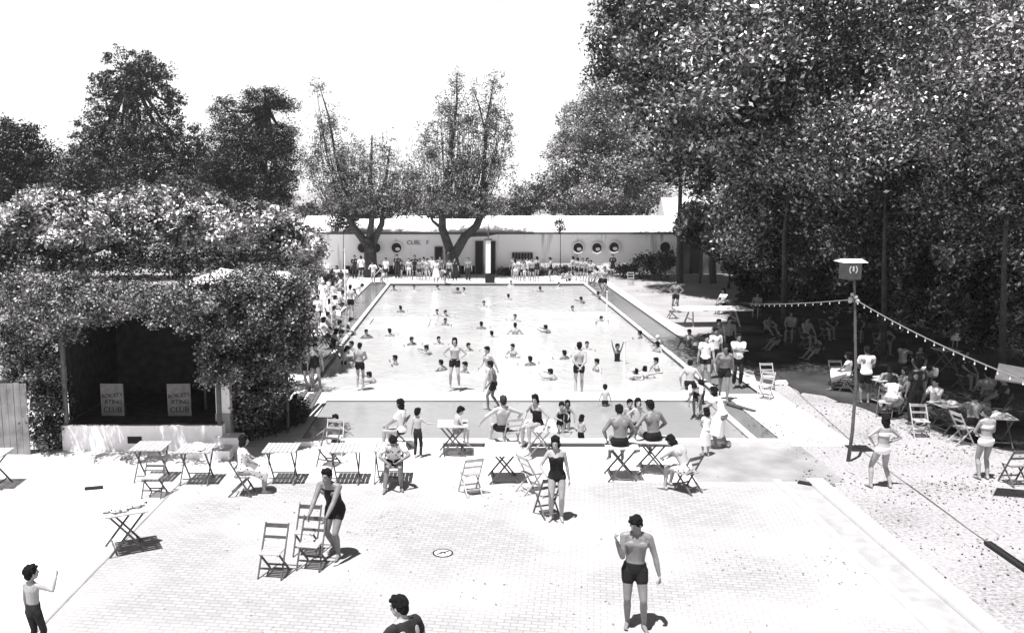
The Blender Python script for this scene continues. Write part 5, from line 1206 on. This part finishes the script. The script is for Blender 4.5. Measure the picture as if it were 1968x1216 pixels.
far = [
 (682, 536, 1.66, 180, 'stand', ['shirt/cloth_dark', 'trousers/cloth_dark'], 'short', 'dark clothed person left of the left pollard trunk'),
 (694, 537, 1.66, 10, 'relax', ['tee/cloth_white', 'trunks'], 'short', 'person in a white shirt and dark trunks just left of the left pollard trunk'),
 (718, 545, 1.50, 160, 'wade2', ['tee/cloth_white'], 'short', 'youth in white right before the left pollard trunk'),
 (735, 550, 1.5, 90, 'lean', ['brief/cloth_white'], 'short', 'stooping pale boy at the far left corner of the pool'),
 (764, 536, 1.72, 180, 'stand', ['tee/cloth_dark', 'trousers/cloth_dark'], 'short', 'dark clothed person below the round window right of the left pollard'),
 (772, 536, 1.3, 150, 'relax', ['tee/cloth_dark'], 'short', 'smaller dark clothed person under that same round window'),
 (797, 537, 1.70, 180, 'hips', ['shirt/cloth_dark', 'shorts/cloth_dark'], 'short', 'dark figure holding something white under the wall lettering'),
 (815, 538, 1.60, 160, 'clasp', ['trunks'], 'short', 'bather in dark trunks under the last letter of the wall lettering'),
 (822, 540, 1.55, 200, 'relax', ['brief/cloth_grey'], 'bob', 'pale bather left of the door beside the right pollard'),
 (838, 544, 1.62, 190, 'stand', ['f:dress/cloth_white'], 'bob', 'woman in a white dress at the left of the right pollard trunk'),
 (846, 538, 1.66, 170, 'stand', ['shirt/cloth_grey', 'trousers/cloth_grey'], 'short', 'grey clothed man behind the woman in the white dress'),
 (856, 546, 1.45, 60, 'bend', ['trunks'], 'short', 'bather stooping before the right pollard trunk'),
 (864, 540, 1.50, 160, 'relax', ['trunks'], 'short', 'bather upright before the right pollard trunk'),
 (986, 536, 1.55, 180, 'stand', ['trunks'], 'short', 'leftmost bather of the cluster below the dark hatch'),
 (994, 538, 1.50, 150, 'relax', ['tee/cloth_white'], 'short', 'second bather of the cluster below the dark hatch, in white'),
 (1004, 540, 1.45, 190, 'hips', ['trunks'], 'short', 'third bather of the cluster below the dark hatch'),
 (1013, 538, 1.55, 170, 'stand', ['tee/cloth_white', 'trunks'], 'bob', 'fourth bather of the cluster below the dark hatch, long haired'),
 (1022, 541, 1.6, 180, 'stand', ['trunks'], 'short', 'rightmost bather of the cluster below the dark hatch'),
 (1032, 541, 1.70, 20, 'stand', ['swimsuit/cloth_dark'], 'short', 'tall dark bather standing right of the cluster below the hatch'),
 (1058, 541, 1.66, 90, 'clasp', ['swimsuit/trunk'], 'short', 'lone dark bather in profile left of the three round windows'),
 (1082, 541, 1.30, 180, 'crouch', ['brief/cloth_white'], 'short', 'crouching pale child on the far edge of the pool'),
 (1102, 538, 1.66, 20, 'walk', ['trunks'], 'short', 'bather striding under the first of the three round windows'),
 (1119, 541, 1.60, 170, 'stand', ['trunks'], 'short', 'bather in dark trunks at the far right corner of the pool'),
 (1128, 543, 1.66, 200, 'stand', ['trunks'], 'curly', 'bather right behind the one at the far right corner'),
 (1135, 547, 1.62, 150, 'relax', ['trunks'], 'short', 'third bather of the knot at the far right corner'),
 (1144, 553, 1.5, 110, 'bend', ['brief/cloth_white'], 'short', 'pale boy bending over the right channel near its far end'),
 (1152, 562, 1.60, 60, 'lean', ['trunks'], 'short', 'bather leaning forward in the right channel near its far end'),
 (1161, 566, 1.66, 190, 'arm_right', ['trunks'], 'short', 'tall bather standing nearest in the right channel'),
 (1177, 532, 1.62, 170, 'stand', ['shirt/cloth_dark', 'shorts/cloth_dark'], 'short', 'dark figure under the third of the three round windows'),
]
for i, (px, py, h, hd, ps, cl, hr, lab) in enumerate(far): put([(px, py, h, hd, ps, cl, hr, PL if 'pale' in lab else S, lab)], GW)
GD = 'figures barely seen in the dark of the grove'; rr = random.Random(21)
for i, (px, py) in enumerate(((1475, 640), (1500, 672), (1585, 650), (1575, 690), (1690, 680), (1735, 700), (1455, 610), (1765, 735), (1650, 655), (1850, 745))):
    put([(px, py, 1.6, rr.choice((150, 200, 90, -60)), rr.choice(('sit', 'sit_fwd', 'sit', 'sit_ground')), [rr.choice(('tee/cloth_dark', 'shirt/cloth_dark', 'tee/cloth_grey')), 'shorts/cloth_dark'], rr.choice(('short', 'bob')), T_, 'dim figure among others in the dark of the grove', {'g': GD})])
extra = [
 (578, 575, 1.6, -70, 'sit', ['tee/cloth_white', 'shorts/cloth_dark'], 'short', 'person in white seated at the very left of the bushes by the far bank'),
 (648, 560, 1.6, 160, 'stand', ['dress/cloth_white'], 'bob', 'woman in a light dress standing left of the youth with the dark head'),
 (632, 575, 1.6, -100, 'sit', ['tee/cloth_white', 'shorts/cloth_white'], 'short', 'person all in white seated behind the topmost woman of the row'),
 (614, 578, 1.6, 170, 'stand', ['shirt/cloth_white', 'trousers/cloth_dark'], 'short', 'youth in dark trousers standing behind the figure with the white hat'),
 (640, 612, 1.5, -80, 'sit_side', ['tee/cloth_white'], 'bob', 'child in white leaning over between the seated women on the left bank'),
 (600, 640, 1.6, -70, 'sit', ['dress/cloth_white'], 'bob', 'woman in white seated at the bushes above the pair of youths'),
 (630, 652, 1.5, -80, 'sit', ['trunks'], 'short', 'bare-chested person seated between the crouching and the standing ones'),
 (586, 690, 1.5, 190, 'stand', ['tee/cloth_white', 'shorts/cloth_dark'], 'short', 'youth in white against the vine behind the pair of youths'),
 (643, 640, 1.2, -80, 'stand', ['brief/cloth_white'], 'short', 'small pale child standing on the left bank by the middle white pole'),
 (684, 580, 1.4, -60, 'bend', ['trunks'], 'short', 'boy bending over the left channel beyond the tall pale youth'),
 (742, 540, 1.6, 150, 'stand', ['tee/cloth_white', 'shorts/cloth_dark'], 'short', 'person in white between the left pollard and the dark clothed pair'),
 (786, 538, 1.5, 180, 'stand', ['brief/cloth_white'], 'short', 'pale bather left of the dark figure under the wall lettering'),
 (807, 538, 1.5, 150, 'relax', ['tee/cloth_grey', 'shorts/cloth_dark'], 'bob', 'grey dressed person just right of the dark figure under the lettering'),
 (830, 538, 1.6, 180, 'hips', ['tee/cloth_white', 'shorts/cloth_dark'], 'short', 'person in a white top just left of the woman in the white dress'),
 (874, 540, 1.6, 180, 'stand', ['shirt/cloth_dark', 'trousers/cloth_dark'], 'short', 'dark clothed person right before the right pollard trunk'),
 (900, 540, 1.6, 170, 'stand', ['shirt/cloth_grey', 'trousers/cloth_dark'], 'short', 'person standing between the right pollard trunk and the dark doorway'),
 (990, 541, 1.5, 10, 'relax', ['brief/cloth_white'], 'bob', 'pale child in front of the cluster below the dark hatch, left side'),
 (1008, 542, 1.4, 180, 'wade2', ['brief/cloth_white'], 'short', 'pale child in front of the cluster below the dark hatch, right side'),
 (1092, 540, 1.5, 190, 'sit_ground', ['trunks'], 'short', 'bather sitting on the far edge beside the crouching pale child'),
 (1110, 540, 1.6, 0, 'stand', ['trunks'], 'short', 'bather with his back turned between the striding one and the corner'),
]
for px, py, h, hd, ps, cl, hr, lab in extra: put([(px, py, h, hd, ps, cl, hr, PL if 'pale' in lab else S, lab)], GL if px < 700 else GW)
W3_ = [(770, 600, 'float', 20, 'lone head in the upper left quarter of the pool'), (930, 590, 'float', 160, 'lone head in the middle of the pool straight below the white pillar'), (1060, 640, 'swim', 70, 'swimmer below the right floating frame'),
 (900, 675, 'float', 200, 'head in the water just right of the boy with hands on hips'), (1085, 690, 'float', 30, 'head behind the left shoulder of the man with hands behind him'), (1128, 672, 'float', 150, 'head right behind the elbow of the man with hands behind him'),
 (1230, 650, 'float', 60, 'head in the grey water near the right edge line'), (1150, 620, 'swim', 200, 'swimmer between the right floating frame and the edge line'), (760, 700, 'float', 100, 'head in the bright water right of the slim boy'), (725, 735, 'swim', 80, 'swimmer with dark hair at the feet of the slim boy'),
 (925, 632, 'float', 0, 'head left of the bather up to the shoulders in mid pool'), (1100, 600, 'float', 170, 'head inside the right floating frame')]
for i, (px, py, ps, hd, lab) in enumerate(W3_): put([(px, py, 1.5, hd, ps, [], 'short', S if i % 2 else T_, lab)], GS, z=WL, sink=1.5 * (.76 if ps == 'float' else .70), legs=False)
# a folding chair under everyone who sits at seat height and has none yet
seats = [o for o in bpy.data.objects if o.name.startswith('folding_chair') and o.parent is None]
spots = [(o.location.x, o.location.y) for o in seats]
for o in [o for o in bpy.data.objects if o.get('sit') and o.parent is None]:
    x, y = o.location.x, o.location.y
    if any((x - a) ** 2 + (y - b) ** 2 < .36 for a, b in spots): continue
    c = copy_tree(chair_protos['wood']); c.location = (x, y, .012); c.rotation_euler = (0, 0, o.rotation_euler.z); c.scale = (.93,) * 3; spots.append((x, y))
    lab = o['label']
    if lab.startswith('dim figure'): tag(c, 'folding chair under a dim figure in the dark of the grove', 'chair', 'chairs barely seen in the dark of the grove')
    else:
        w_ = ('folding chair under the ' + lab).split(); w_ = w_ if len(w_) <= 16 else ['chair', 'under', 'the'] + lab.split()
        tag(c, ' '.join(w_[:16]), 'chair', GC)
for o in bpy.data.objects:
    if 'sit' in o.keys(): del o['sit']
finish_people()
# floating wooden frames on the water
for (a, b, lab) in (((705, 628), (825, 613), 'thin white floating frame on the left half of the pool'), ((1050, 622), (1168, 604), 'thin white floating frame on the right half of the pool')):
    p = Vector(G(a[0], a[1], WL)); q = Vector(G(b[0], b[1], WL)); t = empty('floating_frame', (p.x, p.y, WL)); tag(t, lab, 'float', 'floating frames on the pool')
    d = q - p
    for s_, e_ in (((0, 0), (d.x, 0)), ((d.x, 0), (d.x, d.y)), ((d.x, d.y), (0, d.y)), ((0, d.y), (0, 0))):
        mb = MB(); mb.bar((s_[0], s_[1], .05), (e_[0], e_[1], .05), .12, .10); mb.build('rail', 'white', t)
# thin white posts along the left bank
for px, py, top in ((664, 588, 480), (598, 705, 570), (638, 652, 560), (1166, 607, 560), (1200, 694, 655)):
    x, y, _ = G(px, py); zt = V(px, top, y)[2]; mb = MB(); mb.tube([(0, 0, -.1), (0, 0, zt)], [.035, .03], 8); mb.tube([(0, 0, zt - .02), (0, 0, zt + .03)], [.05, .05], 8)
    o = mb.build('white_pole', 'white'); o.location = (x, y, .0)
    tag(o, {664: 'tallest thin white pole at the far left bank before the pale wall', 598: 'nearest thin white pole at the left bank beside the bushes', 638: 'middle thin white pole at the left bank', 1166: 'thin white pole standing in the pool at the right floating frame', 1200: 'short white pole in the water beside the child with raised arms'}[px], 'pole')
# ------------------------------------------------------------------ light, sky, camera
sun_dir = Vector((-.20, -.23, 1)).normalized()
el = math.asin(sun_dir.z); az = math.atan2(sun_dir.x, sun_dir.y)
w = bpy.data.worlds.new('World'); scene.world = w; w.use_nodes = True; nt = w.node_tree
bg = nt.nodes['Background']
sky = nt.nodes.new('ShaderNodeTexSky'); sky.sky_type = 'NISHITA'; sky.sun_disc = False; sky.sun_elevation = el; sky.sun_rotation = az
sky.dust_density = 1.0; sky.air_density = 1.0
bw = nt.nodes.new('ShaderNodeRGBToBW'); nt.links.new(sky.outputs[0], bw.inputs[0])
# sky gain shaped: brighter low to render white, dimmer overhead to keep shadows dark
tc = nt.nodes.new('ShaderNodeTexCoord'); sp = nt.nodes.new('ShaderNodeSeparateXYZ'); nt.links.new(tc.outputs['Generated'], sp.inputs[0])
mz = nt.nodes.new('ShaderNodeMath'); mz.operation = 'MAXIMUM'; mz.inputs[1].default_value = .10; nt.links.new(sp.outputs[2], mz.inputs[0])
cb = nt.nodes.new('ShaderNodeCombineXYZ'); nt.links.new(sp.outputs[0], cb.inputs[0]); nt.links.new(sp.outputs[1], cb.inputs[1]); nt.links.new(mz.outputs[0], cb.inputs[2]); nt.links.new(cb.outputs[0], sky.inputs[0])
mr = nt.nodes.new('ShaderNodeMapRange'); mr.interpolation_type = 'SMOOTHSTEP'
mr.inputs[1].default_value = .22; mr.inputs[2].default_value = .55; mr.inputs[3].default_value = SKY_LOW; mr.inputs[4].default_value = SKY_HIGH
nt.links.new(sp.outputs[2], mr.inputs[0])
mu = nt.nodes.new('ShaderNodeMath'); mu.operation = 'MULTIPLY'; nt.links.new(bw.outputs[0], mu.inputs[0]); nt.links.new(mr.outputs[0], mu.inputs[1])
nt.links.new(mu.outputs[0], bg.inputs['Color']); bg.inputs['Strength'].default_value = .06
sl = bpy.data.lights.new('sun', 'SUN'); sl.energy = 5.0; sl.angle = R(.5); sl.color = (1, .99, .985)
so = bpy.data.objects.new('sun', sl); col.objects.link(so); so.rotation_euler = (-sun_dir).to_track_quat('-Z', 'Y').to_euler(); so.location = (0, 0, 40)
cam = bpy.data.cameras.new('camera'); co = bpy.data.objects.new('camera', cam); col.objects.link(co); scene.camera = co
co.location = (0, 0, H); co.rotation_euler = (R(90) - TILT, 0, 0)
cam.sensor_width = 36; cam.lens = 36 * F / 1968; cam.shift_x = (984 - CX) / 1968; cam.clip_end = 3000; cam.clip_start = .1
vs = scene.view_settings; vs.view_transform = 'Standard'; vs.look = 'None'; vs.gamma = 1; vs.use_curve_mapping = False; vs.exposure = EXPOSURE
scene.cycles.max_bounces = 6; scene.cycles.diffuse_bounces = 3; scene.cycles.glossy_bounces = 2; scene.cycles.transparent_max_bounces = 4
for k in list(chair_protos.values()) + list(table_protos.values()):
    if 'label' not in k.keys():
        for c in list(k.children): bpy.data.objects.remove(c)
        bpy.data.objects.remove(k)
if HAZE_LIFT > 0:  # thin haze volume added to lift the blacks
    mb = MB(); mb.box((0, 60, 28), (420, 260, 58.1)); hz = mb.build('haze', None); hz.data.materials.clear()
    m = bpy.data.materials.new('air'); m.use_nodes = True; n = m.node_tree; n.nodes.remove(n.nodes['Principled BSDF'])
    pv = n.nodes.new('ShaderNodeVolumePrincipled'); pv.inputs['Color'].default_value = (.95, .94, .96, 1); pv.inputs['Density'].default_value = HAZE_LIFT
    n.links.new(pv.outputs[0], n.nodes['Material Output'].inputs['Volume']); hz.data.materials.append(m); tag(hz, kind='stuff')
